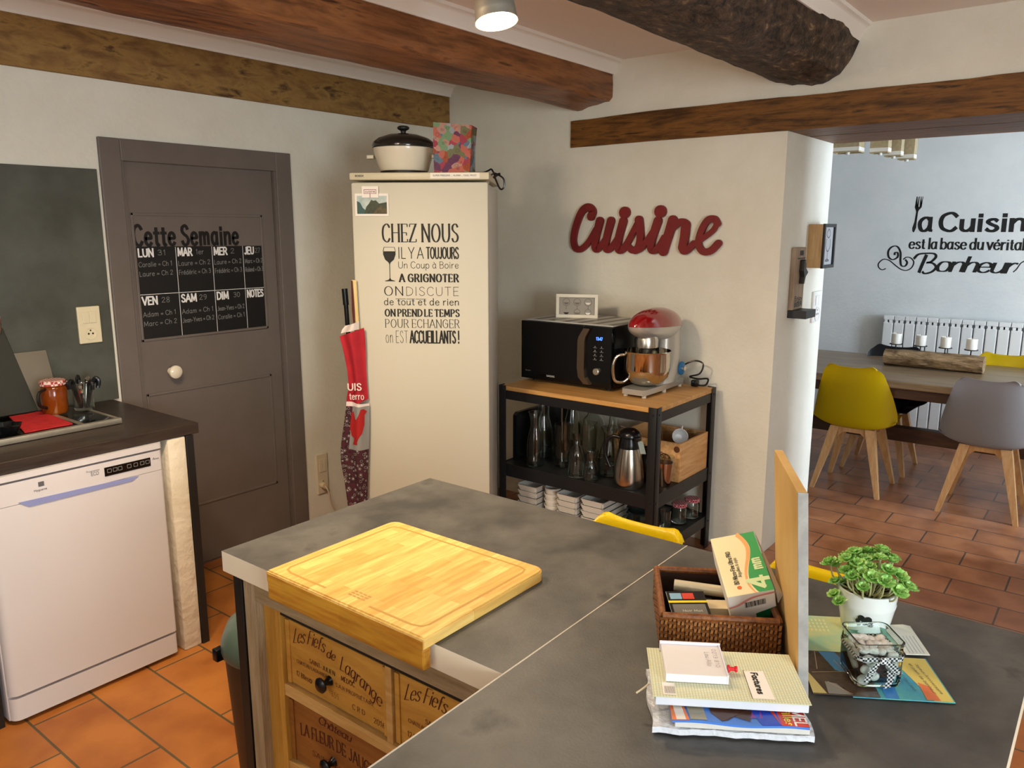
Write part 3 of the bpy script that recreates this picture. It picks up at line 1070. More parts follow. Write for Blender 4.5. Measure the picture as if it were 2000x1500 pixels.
bagm = M('floral_print', '#C8436A', .45)
N_, L_ = bagm.node_tree.nodes, bagm.node_tree.links
tc = N_.new('ShaderNodeTexCoord'); vo = N_.new('ShaderNodeTexVoronoi'); vo.inputs['Scale'].default_value = 34
nz_ = N_.new('ShaderNodeTexNoise'); nz_.inputs['Scale'].default_value = 22
mxv = N_.new('ShaderNodeMix'); mxv.data_type = 'RGBA'; mxv.inputs[0].default_value = .035
L_.new(tc.outputs['Object'], nz_.inputs['Vector']); L_.new(tc.outputs['Object'], mxv.inputs[6]); L_.new(nz_.outputs['Color'], mxv.inputs[7])
L_.new(mxv.outputs[2], vo.inputs['Vector'])
sp_ = N_.new('ShaderNodeSeparateColor'); L_.new(vo.outputs['Color'], sp_.inputs[0])
rp = N_.new('ShaderNodeValToRGB'); rp.color_ramp.interpolation = 'CONSTANT'
cols = ['#C2405E', '#6E8FA8', '#DE7A6A', '#8DB78A', '#7B3A6A', '#D9A89A', '#C45A2E', '#8A8A5E', '#B7C4CE']
for i, c in enumerate(cols):
    e = rp.color_ramp.elements[0] if i == 0 else rp.color_ramp.elements.new(i / len(cols))
    e.position = i / len(cols); e.color = lin(c)
rg = N_.new('ShaderNodeValToRGB'); rg.color_ramp.elements[0].color = (.5, .5, .5, 1); rg.color_ramp.elements[1].position = .55
e = rg.color_ramp.elements.new(.25); e.color = (1.15, 1.1, 1.1, 1); e = rg.color_ramp.elements.new(.4); e.color = (.55, .5, .5, 1)
vm = N_.new('ShaderNodeMath'); vm.operation = 'MULTIPLY'; vm.inputs[1].default_value = 1.3
L_.new(vo.outputs['Distance'], vm.inputs[0]); L_.new(vm.outputs[0], rg.inputs[0])
mm = N_.new('ShaderNodeMix'); mm.data_type = 'RGBA'; mm.blend_type = 'MULTIPLY'; mm.inputs[0].default_value = .8
L_.new(sp_.outputs[0], rp.inputs[0]); L_.new(rp.outputs[0], mm.inputs[6]); L_.new(rg.outputs[0], mm.inputs[7]); L_.new(mm.outputs[2], N_['Principled BSDF'].inputs['Base Color'])
t = thing('gift_bag', 'colourful floral paper gift bag on top of the fridge', 'bag', F(.15, .06, 1.896))
bm = B()
b0 = [F(.062, .03, 1.8965), F(.217, .03, 1.8965), F(.235, .10, 1.8965), F(.08, .10, 1.8965)]
b1 = [F(.062, .028, 2.108), F(.228, .024, 2.094), F(.245, .10, 2.09), F(.085, .10, 2.098)]
mid_ = [F(.060, .026, 2.0), F(.225, .022, 2.0), F(.236, .10, 2.0), F(.085, .10, 2.0)]
rr = [[bm.verts.new(p) for p in q] for q in (b0, mid_, b1)]
for a, b_ in zip(rr, rr[1:]):
    for i in range(4): bm.faces.new((a[i], a[(i + 1) % 4], b_[(i + 1) % 4], b_[i]))
bm.faces.new(rr[0][::-1])
ex = bmesh.ops.solidify(bm, geom=list(bm.faces), thickness=.0012)
part('bag_body', bm, bagm, t, smooth=False)
bm = B()
tube(bm, cr([F(.22, .12, 1.902), F(.27, .10, 1.901), F(.298, .07, 1.908), F(.31, .06, 1.912), F(.322, .04, 1.895), F(.334, .03, 1.86), F(.352, .03, 1.826), F(.368, .03, 1.835), F(.366, .03, 1.868), F(.345, .03, 1.885), F(.325, .03, 1.893), F(.312, .03, 1.885)], 6), .0038)
tube(bm, cr([F(.322, .03, 1.872), F(.335, .03, 1.885), F(.352, .03, 1.89)], 4), .006)
single('power_cord', 'black cord looped over the top right corner of the fridge', 'cord', bm, bpy.data.materials['black_plastic'], F(.3, .08, 1.899))

# broom, stick and apron hanging between wall and fridge
bm = B()
tube(bm, [F(-.375, .10, 1.385), F(-.371, .10, 1.31)], .0135, 12)
tube(bm, [F(-.371, .10, 1.31), F(-.33, .12, .0)], .0105, 12)
single('broom_handle', 'black broom handle leaning upright between the wall and the fridge', 'broom', bm, bpy.data.materials['black_plastic'], F(-.30, .13, 0))
bm = B()
obox(bm, F(-.304, -.020, 1.17), FU * .022 + UP * 0, FD * .006, UP * .262 - FU * .006, .001)
single('wooden_stick', 'pale flat wooden stick above the red apron beside the fridge', 'stick', bm, wood('pale_stick', '#E0C88C', '#D4B878', 2, 6, .6), F(-.30, -.017, 1.17), smooth=False)
A_RED = M('apron_red', '#B3202E', .85, c2='#A01A28', ns=14)
A_GREY = M('apron_grey', '#8D8D8B', .85)
A_WHT = M('apron_white', '#E4D8D2', .85)
apm = M('apron_flowers', '#3A2026', .85)
N_, L_ = apm.node_tree.nodes, apm.node_tree.links
tc = N_.new('ShaderNodeTexCoord'); vo = N_.new('ShaderNodeTexVoronoi'); vo.inputs['Scale'].default_value = 55; vo.feature = 'F1'
rp = N_.new('ShaderNodeValToRGB'); rp.color_ramp.interpolation = 'CONSTANT'
rp.color_ramp.elements[0].color = lin('#C8BEBA'); rp.color_ramp.elements[1].position = .18; rp.color_ramp.elements[1].color = lin('#3A2026')
for p_, c_ in ((.34, '#8C8482'), (.42, '#33191F'), (.6, '#4A1E2A')):
    e = rp.color_ramp.elements.new(p_); e.color = lin(c_)
L_.new(tc.outputs['Object'], vo.inputs['Vector']); L_.new(vo.outputs['Distance'], rp.inputs[0]); L_.new(rp.outputs[0], N_['Principled BSDF'].inputs['Base Color'])
t = thing('apron', 'red and grey cooking apron with red rooster hanging beside the fridge', 'apron', F(-.33, -.02, .30))
edge = [(1.235, -.345, -.262), (1.20, -.378, -.258), (1.12, -.358, -.256), (1.03, -.343, -.258), (.95, -.338, -.256), (.90, -.349, -.254), (.865, -.352, -.250), (.78, -.366, -.252), (.66, -.386, -.258), (.60, -.387, -.262), (.50, -.373, -.268), (.42, -.366, -.272), (.34, -.36, -.276), (.30, -.36, -.28)]


def ap_edge(z):
    for (z0, a0, b0_), (z1, a1, b1_) in zip(edge, edge[1:]):
        if z <= z0 and z >= z1:
            f = (z0 - z) / (z0 - z1)
            return a0 + (a1 - a0) * f, b0_ + (b1_ - b0_) * f
    return edge[-1][1:]


def apron_strip(z0, z1, s0=0.0, s1=1.0, lift=0.0, nu=15, slant=0):
    bm = B()

    def fn(s, v):
        ss = s0 + (s1 - s0) * s
        z = z0 + (z1 - z0) * v + slant * (ss - .5)
        a, b_ = ap_edge(min(max(z, .301), 1.234))
        return F(a + (b_ - a) * ss, -.030 - lift - .013 * math.sin(ss * 8.5 + z * 3) - .012 * math.sin(ss * PI), z)
    grid(bm, nu, max(3, int(abs(z1 - z0) / .02)), fn)
    return bm


part('bib', apron_strip(.872, 1.20, slant=.04), A_RED, t)
bm = apron_strip(1.205, 1.24, .05, .75, -.01, slant=.03)
part('bib_lining', bm, A_WHT, t)
part('trim_band', apron_strip(.855, .876, slant=-.012, lift=.001), A_WHT, t)
part('grey_panel', apron_strip(.655, .86, .28, 1.0, .002), A_GREY, t)
part('dark_side', apron_strip(.655, .86, 0, .30, 0), apm, t)
part('skirt', apron_strip(.385, .66), apm, t)
part('hem', apron_strip(.305, .39, .15, .95), M('apron_hem', '#B41E3A', .85), t)
for pts, nm, col in (([(.26, .828), (.34, .838), (.40, .805), (.52, .80), (.62, .822), (.70, .848), (.80, .850), (.92, .836), (.84, .822), (.84, .775), (.78, .735), (.66, .712), (.60, .690), (.62, .682), (.44, .682), (.50, .695), (.47, .712), (.34, .722), (.25, .76)], 'rooster', M('rooster_red', '#A81C1C', .8)),):
    bm = B()

    def apt(s, z, l):
        a, b_ = ap_edge(z)
        return F(a + (b_ - a) * s, -.030 - l - .013 * math.sin(s * 8.5 + z * 3) - .012 * math.sin(s * PI), z)
    rings = [[bm.verts.new(apt(.58 + (s - .58) * k / 6, .77 + (z - .77) * k / 6, .005)) for s, z in pts] for k in range(1, 7)]
    c = bm.verts.new(apt(.58, .77, .005))
    n = len(pts)
    for i in range(n):
        bm.faces.new((c, rings[0][i], rings[0][(i + 1) % n]))
        for a, b_ in zip(rings, rings[1:]): bm.faces.new((a[i], b_[i], b_[(i + 1) % n], a[(i + 1) % n]))
    part(nm, bm, col, t)
bm = B()
text(bm, 'UIS', F(-.336, -.058, .94), FU, UP, .062, .03, .006, .005)
part('lettering', bm, A_WHT, t, smooth=False)
bm = B()
text(bm, 'terro', F(-.330, -.058, .897), FU, UP, .066, .03, .0035, .003)
part('lettering', bm, A_WHT, t, smooth=False)
bm = B()
tube(bm, [F(-.307, -.026, 1.43), F(-.305, -.027, 1.30), F(-.302, -.03, 1.235)], .0055, 8, rs=[.003, .006, .004])
tube(bm, [F(-.302, -.03, 1.235), F(-.298, -.03, 1.2)], .004)
part('neck_strap', bm, M('maroon_strap', '#5A1E18', .8), t)

# ------------------------------------------------------------------ wall letters
t0 = 3.788
SIGN = M('sign_red', '#7E1E20', .55, c2='#701A1C', ns=6)
bm = B()


KB = [0]


def C3(p):      # letter box: 0..1 across the word, 0..1 up
    return Vector((t0 - .0003 * KB[0], 2.552 - .93 * p[0], 1.525 + .262 * p[1]))


def brush(pts, w0, w1=None, n=7):
    """extruded brush stroke with round ends, widths in metres"""
    KB[0] += 1
    P = cr(pts, n)
    w1 = w0 if w1 is None else w1
    m = len(P)
    Q = [C3(p) for p in P]
    Ll, Rl = [], []
    for i, q in enumerate(Q):
        d = (Q[min(i + 1, m - 1)] - Q[max(i - 1, 0)]).normalized()
        nn = Vector((0, -d.z, d.y)) * (w0 + (w1 - w0) * i / (m - 1)) / 2
        Ll.append(q + nn); Rl.append(q - nn)

    def cap(q, a, b_):
        r_ = (a - b_) / 2
        nrm = Vector((0, r_.z, -r_.y))
        return [q + r_ * math.cos(x) + nrm * math.sin(x) for x in (PI * .2, PI * .4, PI * .6, PI * .8)]
    poly = Ll + cap(Q[-1], Ll[-1], Rl[-1])[::1] + Rl[::-1] + cap(Q[0], Rl[0], Ll[0])
    W = Vector((.018, 0, 0))
    a = [bm.verts.new(v) for v in Ll]; b_ = [bm.verts.new(v) for v in Rl]
    a2 = [bm.verts.new(v + W) for v in Ll]; b2 = [bm.verts.new(v + W) for v in Rl]
    for i in range(m - 1):
        for q in ((a[i], b_[i], b_[i + 1], a[i + 1]), (a2[i], a2[i + 1], b2[i + 1], b2[i]), (a[i], a[i + 1], a2[i + 1], a2[i]), (b_[i], b2[i], b2[i + 1], b_[i + 1])):
            bm.faces.new(q)
    for q, wd in ((Q[0] + Vector((.0001, 0, 0)), w0), (Q[-1] + Vector((.0002, 0, 0)), w1)):
        c = [bm.verts.new(q + Vector((0, wd / 2 * math.cos(x), wd / 2 * math.sin(x)))) for x in [2 * PI * k / 16 for k in range(16)]]
        c2 = [bm.verts.new(v.co + W) for v in c]
        bm.faces.new(c); bm.faces.new(c2[::-1])
        for i in range(16): bm.faces.new((c[i], c[(i + 1) % 16], c2[(i + 1) % 16], c2[i]))


brush([(.152, .76), (.163, .87), (.132, .955), (.088, .87), (.052, .62), (.03, .32), (.04, .12), (.075, .065), (.115, .14), (.15, .28), (.19, .50)], .046, .03)
brush([(.215, .665), (.19, .33), (.184, .12), (.205, .075), (.24, .22), (.265, .36)], .046, .026)
brush([(.292, .665), (.264, .30), (.26, .11), (.285, .075), (.32, .22), (.345, .36)], .046, .026)
brush([(.375, .66), (.345, .28), (.345, .10), (.368, .07), (.40, .18), (.44, .42), (.48, .68)], .046, .032)
brush([(.382, .83), (.385, .833)], .062)
brush([(.478, .68), (.487, .50), (.49, .30), (.475, .12), (.44, .07), (.412, .15)], .046, .032)
brush([(.46, .06), (.50, .12), (.54, .30), (.57, .46)], .036, .026)
brush([(.600, .66), (.565, .28), (.562, .10), (.588, .07), (.615, .18), (.64, .34)], .046, .026)
brush([(.612, .84), (.615, .843)], .064)
brush([(.692, .67), (.67, .40), (.64, .06)], .05, .05)
brush([(.655, .28), (.69, .50), (.735, .63), (.772, .61), (.776, .46), (.755, .22), (.76, .085), (.785, .08), (.825, .22)], .034, .034)
brush([(.772, .58), (.768, .36), (.758, .14)], .048, .046)
brush([(.825, .20), (.868, .30), (.93, .46), (.955, .60)], .026, .026)
brush([(.957, .60), (.938, .685), (.90, .66), (.866, .46), (.853, .22), (.88, .075), (.925, .085), (.968, .23)], .034, .036)
single('wall_sign', 'dark red brush-script wooden word sign on the wall above the microwave', 'sign', bm, SIGN, (3.8, 2.09, 1.53), smooth=False)
# ------------------------------------------------------------------ black shelf trolley
CX0, CX1, CY0, CY1, CZ = 3.11, 3.745, 1.605, 2.52, .86
CBLK = M('black_metal', '#16171A', .45)
TOPW = wood('shelf_pine', '#B98648', '#D1A263', 1, 3, .45, 12, .1)
t = thing('shelf_unit', 'black metal shelf unit with pine top against the back wall', 'shelf unit', (3.43, 2.06, 0))
bm = B()
box(bm, (CX0 + .006, CY0 + .006, CZ - .022), (CX1 - .006, CY1 - .006, CZ), .002)
part('top', bm, TOPW, t, smooth=False)
for x, sx in ((CX0, 1), (CX1, -1)):
    for y, sy in ((CY0, 1), (CY1, -1)):
        bm = B()
        box(bm, (x, y, .0), (x + sx * .045, y + sy * .004, CZ + .004), .001)
        box(bm, (x, y, .0), (x + sx * .004, y + sy * .045, CZ + .004), .001)
        for z in (CZ - .03, .41, .15):
            cyl(bm, (0, 0, 0), .005, .003, 10, M=Matrix.Translation((x + sx * .022, y, z)) @ Matrix.Rotation(R(90 * sy), 4, 'X'))
            cyl(bm, (0, 0, 0), .005, .003, 10, M=Matrix.Translation((x, y + sy * .022, z)) @ Matrix.Rotation(R(-90 * sx), 4, 'Y'))
        part('post', bm, CBLK, t)
for nm, z0, z1 in (('top_rail', CZ - .068, CZ - .022), ('shelf', .378, .446), ('shelf', .122, .180)):
    bm = B()
    e = .005
    box(bm, (CX0 + e, CY0 + .03, z0), (CX0 + e + .004, CY1 - .03, z1), .001)
    box(bm, (CX1 - e - .004, CY0 + .03, z0), (CX1 - e, CY1 - .03, z1), .001)
    box(bm, (CX0 + .03, CY0 + e, z0), (CX1 - .03, CY0 + e + .004, z1), .001)
    box(bm, (CX0 + .03, CY1 - e - .004, z0), (CX1 - .03, CY1 - e, z1), .001)
    if nm == 'shelf':
        box(bm, (CX0 + .008, CY0 + .008, z1 - .012), (CX1 - .008, CY1 - .008, z1 - .006))
    part(nm, bm, CBLK, t, smooth=False)
SZ, LZ = .4405, .1745

# ------------------------------------------------------------------ microwave
MX, MY0, MY1, MZ0, MZ1 = 3.30, 1.962, 2.519, .876, 1.182
GB = bpy.data.materials['gloss_black']
MWB = M('microwave_black', '#0B0B0D', .3)
t = thing('microwave', 'black microwave oven on the pine shelf top', 'microwave', (3.5, 2.24, CZ))
bm = B()
box(bm, (MX + .025, MY0 + .003, MZ0), (3.70, MY1 - .003, MZ1), .008)
part('body', bm, MWB, t)
for x in (3.36, 3.66):
    for y in (2.01, 2.47):
        bm = B()
        cyl(bm, (x, y, CZ + .0005), .014, .016, 12)
        part('foot', bm, MWB, t)
bm = B()
box(bm, (MX, 2.125, MZ0), (MX + .026, MY1, MZ1), .003)
o = part('door', bm, GB, t, smooth=False)
bm = B()
pr = [(2.083, MZ1 - .012), (2.128, MZ1 - .012), (2.138, MZ1 - .05), (2.141, MZ1 - .10), (2.141, MZ0 + .10), (2.138, MZ0 + .05), (2.122, MZ0 + .01), (2.077, MZ0 + .01), (2.096, MZ0 + .055), (2.1, MZ0 + .1), (2.1, MZ1 - .10), (2.097, MZ1 - .055)]
pr = [(2.083, MZ1 - .012), (2.120, MZ1 - .012), (2.148, MZ1 - .055), (2.154, MZ1 - .075), (2.156, MZ0 + .09), (2.148, MZ0 + .045), (2.115, MZ0 + .012), (2.080, MZ0 + .012), (2.108, MZ0 + .045), (2.114, MZ0 + .09), (2.112, MZ1 - .075), (2.108, MZ1 - .055)]
prism(bm, [(y, z) for y, z in pr], (MX - .014, 0, 0), (0, 1, 0), (0, 0, 1), (.0145, 0, 0))
part('door_handle', bm, M('bronze_metal', '#8D7C6A', .35, 1), t, 'bronze metal door handle', smooth=False)
bm = B()
text(bm, 'SAMSUNG', (MX - .0008, 2.352, MZ0 + .022), (0, -1, 0), (0, 0, 1), .05, .0085, .002)
part('brand_mark', bm, M('silver_ink', '#A8A6A0', .4), o, smooth=False)
bm = B()
text(bm, 'Smart', (MX - .0008, 2.49, MZ0 + .04), (0, -1, 0), (0, 0, 1), .034, .006, .0008)
part('model_mark', bm, bpy.data.materials['silver_ink'], o, smooth=False)
bm = B()
box(bm, (MX, MY0, MZ0), (MX + .026, 2.123, MZ1), .003)
cp = part('control_panel', bm, GB, t, smooth=False)
bm = B()
text(bm, '13:47', (MX - .0008, 2.052, MZ1 - .066), (0, -1, 0), (0, 0, 1), .036, .014, .0024)
part('clock_display', bm, M('blue_led', '#2040FF', .5, emit='#3A6CFF', es=5), cp, smooth=False)
bm = B()
for r_, z in enumerate((1.075, 1.055, 1.035, 1.015)):
    for y in (2.058, 2.020):
        for k in range(3): quad(bm, [(MX - .0006, y + .009 - k * .007, z), (MX - .0006, y + .004 - k * .007, z), (MX - .0006, y + .004 - k * .007, z + .002), (MX - .0006, y + .009 - k * .007, z + .002)])
        quad(bm, [(MX - .0006, y + .002, z + .005), (MX - .0006, y - .002, z + .005), (MX - .0006, y - .002, z + .010), (MX - .0006, y + .002, z + .010)])
part('button_marks', bm, bpy.data.materials['silver_ink'], cp, smooth=False)
bm = B()
lathe(bm, [(.017, 0), (.017, .012), (.014, .015), (0, .015)], M=Matrix.Translation((MX, 2.045, .958)) @ Matrix.Rotation(R(-90), 4, 'Y'))
part('dial', bm, STEEL, cp)

trm = M('striped_tray', '#B9B7B2', .35)
t = thing('tray', 'grey and black striped flat tray on top of the microwave', 'tray', (3.5, 2.22, MZ1 + .001))
bm = B()
box(bm, (3.315, 1.967, MZ1 + .001), (3.70, 2.50, MZ1 + .0085), .003)
part('tray_body', bm, trm, t, smooth=False)
bm = B()
for k in range(6):
    y = 2.46 - k * .09
    quad(bm, [(3.33, y, MZ1 + .0089), (3.33, y - .035, MZ1 + .0089), (3.69, y - .10 + .04, MZ1 + .0089), (3.69, y - .025, MZ1 + .0089)])
part('stripes', bm, M('charcoal_print', '#4A4844', .35), t, smooth=False)

# framed picture standing on it
a_, b_ = Vector((3.466, 2.409, 0)), Vector((3.561, 2.206, 0))
U_ = (b_ - a_).normalized()
Nn = Vector((-U_.y, U_.x, 0)) * -1
Nn = U_.cross(UP)
zb = MZ1 + .009
wd = (b_ - a_).length
t = thing('picture_frame', 'small white frame with wine glass pictures standing on the microwave', 'picture frame', (a_ + b_) / 2 + UP * zb)
bm = B()
for q in ((0, 0, wd, .017), (0, .109, wd, .017), (0, .017, .017, .092), (wd - .017, .017, .017, .092)):
    obox(bm, a_ + U_ * q[0] + UP * (zb + q[1]), U_ * q[2], UP * q[3], Nn * .018, .0015)
WFR = M('white_frame', '#E6E0D0', .5)
part('frame', bm, WFR, t, smooth=False)
bm = B()
obox(bm, a_ + U_ * .01 + UP * (zb + .01) + Nn * .002, U_ * (wd - .02), UP * .106, Nn * .003)
part('backing', bm, M('grey_card', '#9C968C', .6), t, smooth=False)
bm = B()


def FP(x, z): return a_ + U_ * x + UP * (zb + z) + Nn * .0062


for k in range(3):
    x = wd * (.24 + .26 * k)
    for (z, rr_, mi) in ((.083, .019, 0), (.030, .016, 1 if k == 0 else 0)):
        pts = [FP(x + rr_ * math.cos(q), z + rr_ * math.sin(q)) for q in [2 * PI * i / 20 for i in range(21)]]
        if mi == 0:
            ribbon(bm, [(x + rr_ * math.cos(q), z + rr_ * math.sin(q)) for q in [2 * PI * i / 20 for i in range(21)]], .0025, .0025, lambda p: FP(p[0], p[1]), mi=0)
        quad(bm, [FP(x - .016, z - .002), FP(x - .006, z - .012), FP(x + .006, z - .012), FP(x + .016, z - .002)], 1 if mi else (2 if k == 2 else 0))
    ribbon(bm, [(x, .062), (x, .045)], .003, .003, lambda p: FP(p[0], p[1]))
part('drawing', bm, [M('grey_line', '#6E6A64', .6), INK, PAPER], t, smooth=False)

# ------------------------------------------------------------------ stand mixer
MBX, MBY = 3.265, 1.822
SIL = M('silver_paint', '#C4C2BC', .25, .55)
RED_G = M('gloss_red', '#8E0A12', .1, coat=1)
t = thing('stand_mixer', 'stand mixer with red top and steel bowl on the shelf top', 'mixer', (3.48, MBY, CZ))
bm = B()
prism(bm, [(.0, -.055), (.02, -.066), (.2, -.068), (.42, -.062), (.44, -.05), (.44, .05), (.42, .062), (.2, .068), (.02, .066), (0, .055)], (MBX, MBY, CZ + .014), (1, 0, 0), (0, 1, 0), (0, 0, .026))
# sweep of the pedestal up to the neck
grid(bm, 20, 10, lambda u, v: (lambda a, c: (MBX + c[0] + (c[1] - c[0]) * (.5 - .5 * math.cos(a)) , MBY + c[2] * math.sin(a), CZ + .036 + .27 * v))(2 * PI * u, (.13 + .135 * min(1, v * 2.0) ** .5, .44 - .012 * v, .066 - .008 * v)))
part('stand', bm, SIL, t)
PRUB = M('pale_rubber', '#C9C2B2', .6)
for x, y in ((.025, -.05), (.025, .05), (.40, -.05), (.40, .05), (.21, -.06)):
    bm = B()
    cyl(bm, (MBX + x, MBY + y, CZ + .0005), .011, .0145, 12)
    part('foot', bm, PRUB, t)
HC = Vector((MBX + .225, MBY, CZ + .325))


def ell(u, v, z0, z1, sx=.24, sy=.078, sz=.094, pw=2.3):
    th = 2 * PI * u
    ph = z0 + (z1 - z0) * v
    c = math.cos(ph)
    x = sx * c * math.copysign(abs(math.cos(th)) ** (2 / pw), math.cos(th))
    y = sy * c * math.copysign(abs(math.sin(th)) ** (2 / pw), math.sin(th))
    return HC + Vector((x, y * (1 - .18 * max(0, x / sx)), sz * math.sin(ph) - .014 * x / sx))


bm = B()
grid(bm, 41, 14, lambda u, v: ell(u, v, .02, PI / 2))
part('top_cover', bm, RED_G, t, 'glossy red top cover')
bm = B()
grid(bm, 41, 12, lambda u, v: ell(u, v, .018, -PI / 2 + .0, sx=.239, sz=.072))
part('head', bm, SIL, t)
bm = B()
lathe(bm, [(.056, .0), (.058, .035), (.05, .06), (0, .06)], (MBX + .125, MBY, CZ + .232), 32)
lathe(bm, [(0, 0), (.03, 0), (.032, .02), (.02, .03)], (MBX + .125, MBY, CZ + .205), 24)
part('hub', bm, M('satin_steel', '#C8C4BC', .25, 1), t)
bm = B()
bx = MBX + .135
prof = [(0, .0), (.04, .0), (.075, .012), (.105, .045), (.116, .085), (.117, .165), (.121, .172), (.115, .172), (.112, .085), (.10, .047), (.07, .016), (0, .004)]
lathe(bm, prof, (bx, MBY, CZ + .043), 48)
part('bowl', bm, M('polished_steel', '#CFCAC0', .06, 1), t)
bm = B()
dv = Vector((-.72, .69, 0)).normalized()
pb = Vector((bx, MBY, CZ))
tube(bm, cr([pb + dv * .117 + UP * .195, pb + dv * .15 + UP * .188, pb + dv * .168 + UP * .15, pb + dv * .168 + UP * .10, pb + dv * .155 + UP * .065, pb + dv * .12 + UP * .06, pb + dv * .095 + UP * .075], 5), .008, 10)
part('bowl_handle', bm, bpy.data.materials['polished_steel'], t)
bm = B()
lathe(bm, [(.036, 0), (.034, .006), (.03, .008), (0, .008)], M=Matrix.Translation((MBX + .385, MBY - .064, CZ + .098)) @ Matrix.Rotation(R(90), 4, 'X'))
k_ = part('speed_dial', bm, M('dial_blue', '#1F6FA8', .3), t)
bm = B()
lathe(bm, [(.013, 0), (.012, .014), (0, .015)], M=Matrix.Translation((MBX + .385, MBY - .072, CZ + .098)) @ Matrix.Rotation(R(90), 4, 'X'))
part('dial_grip', bm, CHROME, k_)
bm = B()
tube(bm, cr([(MBX + .43, MBY - .04, CZ + .10), (MBX + .455, MBY - .10, CZ + .13), (MBX + .455, MBY - .15, CZ + .12), (MBX + .445, MBY - .14, CZ + .07), (MBX + .435, MBY - .09, CZ + .05), (MBX + .45, MBY - .13, CZ + .04), (MBX + .455, MBY - .18, CZ + .045), (MBX + .45, MBY - .17, CZ + .012), (MBX + .44, MBY - .12, CZ + .008)], 6), .0045)
box(bm, (MBX + .425, MBY - .135, CZ + .001), (MBX + .46, MBY - .10, CZ + .035), .006)
part('cord', bm, bpy.data.materials['black_plastic'], t)

# ------------------------------------------------------------------ glassware on the middle shelf
GT = glass('thin_glass', '#EEF4F0')


def vessel(name, label, cat, x, y, z, outer, th=.0025, seg=36, mat=None):
    bm = B()
    h = outer[-1][1]
    inner = [(max(r - th, .001), max(zz, .006)) for r, zz in outer][::-1]
    lathe(bm, [(0, 0)] + outer + inner + [(0, .006)], (x, y, z), seg)
    return single(name, label, cat, bm, mat or GT, (x, y, z))


def sc(prof, r, h):
    return [(p * r, q * h) for p, q in prof]


CAR = [(.85, 0), (.98, .02), (1, .12), (.98, .4), (.86, .55), (.62, .70), (.56, .78), (.6, .88), (.82, 1)]
VAS = [(.75, 0), (.9, .03), (1, .2), (.97, .5), (.85, .8), (.82, 1)]
JUG = [(.8, 0), (1, .06), (1, .45), (.8, .62), (.62, .72), (.62, .9), (.7, 1)]
BOT = [(.9, 0), (1, .03), (1, .5), (.8, .66), (.45, .76), (.42, .95), (.5, .96), (.5, 1)]
TUM = [(.75, 0), (.82, .04), (.9, .4), (1, 1)]
gw = [('carafe', 'clear flared carafe at the front left end of the middle shelf', 'carafe', 3.20, 2.350, CAR, .046, .285),
      ('carafe', 'tall flared carafe behind the front left carafe', 'carafe', 3.36, 2.415, CAR, .055, .315),
      ('glass_vase', 'wide straight clear glass vase right of the front left carafe', 'vase', 3.28, 2.225, VAS, .058, .225),
      ('glass_bottle', 'shouldered clear bottle in the front row between vase and small jug', 'bottle', 3.175, 2.075, BOT, .044, .215),
      ('glass_jug', 'smallest clear glass jug at the front edge of the middle shelf', 'jug', 3.165, 1.985, JUG, .037, .14),
      ('carafe', 'tallest narrow-necked carafe at the back of the middle shelf', 'carafe', 3.56, 2.36, CAR, .05, .325),
      ('glass_decanter', 'round-bodied decanter at the back behind the shouldered bottle', 'decanter', 3.55, 2.215, BOT, .07, .30),
      ('glass_vase', 'tulip shaped glass vase in the middle row of the shelf', 'vase', 3.36, 2.13, TUM, .05, .23),
      ('carafe', 'clear carafe with flared neck standing left of the steel vacuum jug', 'carafe', 3.30, 1.955, CAR, .058, .245),
      ('glass_bottle', 'clear bottle behind the steel vacuum jug', 'bottle', 3.47, 2.045, BOT, .045, .285),
      ('drinking_glass', 'short clear tumbler behind the smallest jug', 'glass', 3.27, 2.045, TUM, .034, .12)]
for nm, lb, ct, x, y, pf, r_, h in gw:
    vessel(nm, lb, ct, x, y, SZ, sc(pf, r_, h))
bm = B()
prism(bm, [(3.20, SZ), (3.62, SZ), (3.62, SZ + .248), (3.60, SZ + .262), (3.22, SZ + .262), (3.20, SZ + .248)], (0, 2.475, 0), (1, 0, 0), (0, 0, 1), (0, .022, 0))
single('serving_tray', 'black tray standing on edge at the left end of the middle shelf', 'tray', bm, bpy.data.materials['black_plastic'], (3.4, 2.485, SZ), smooth=False)
bm = B()
tube(bm, cr([(3.66, 2.30, .835), (3.64, 2.35, .76), (3.64, 2.39, .66), (3.66, 2.42, .55), (3.68, 2.44, .452)], 5), .004)
single('power_cord', 'thin black cord hanging behind the carafes under the pine top', 'cord', bm, bpy.data.materials['black_plastic'], (3.68, 2.44, SZ))

tx, ty = 3.205, 1.795
t = thing('vacuum_jug', 'brushed steel vacuum jug with black handle on the middle shelf', 'thermos', (tx, ty, SZ))
bm = B()
lathe(bm, [(0, .008), (.072, .008), (.0735, .012), (.0735, .05), (.066, .12), (.051, .190), (0, .190)], (tx, ty, SZ), 40)
part('steel_body', bm, M('brushed_steel_jug', '#B5AEA2', .24, 1), t)
bm = B()
lathe(bm, [(0, 0), (.073, 0), (.0732, .008), (0, .008)], (tx, ty, SZ + .0005), 40)
part('base_ring', bm, BLK, t)
BP = bpy.data.materials['black_plastic']
bm = B()
lathe(bm, [(.051, .190), (.050, .212), (.043, .236), (.043, .242), (.053, .246), (.053, .254), (.045, .270), (.026, .283), (0, .287)], (tx, ty, SZ), 40)
box(bm, (-.02, -.012, 0), (.02, .012, .02), .004, M=Matrix.Translation((tx - .018, ty - .052, SZ + .232)))
part('black_top', bm, BP, t)
bm = B()
hd = Vector((-.62, .785, 0))
pb = Vector((tx, ty, SZ))
hd = Vector((-.3, .95, 0)).normalized()
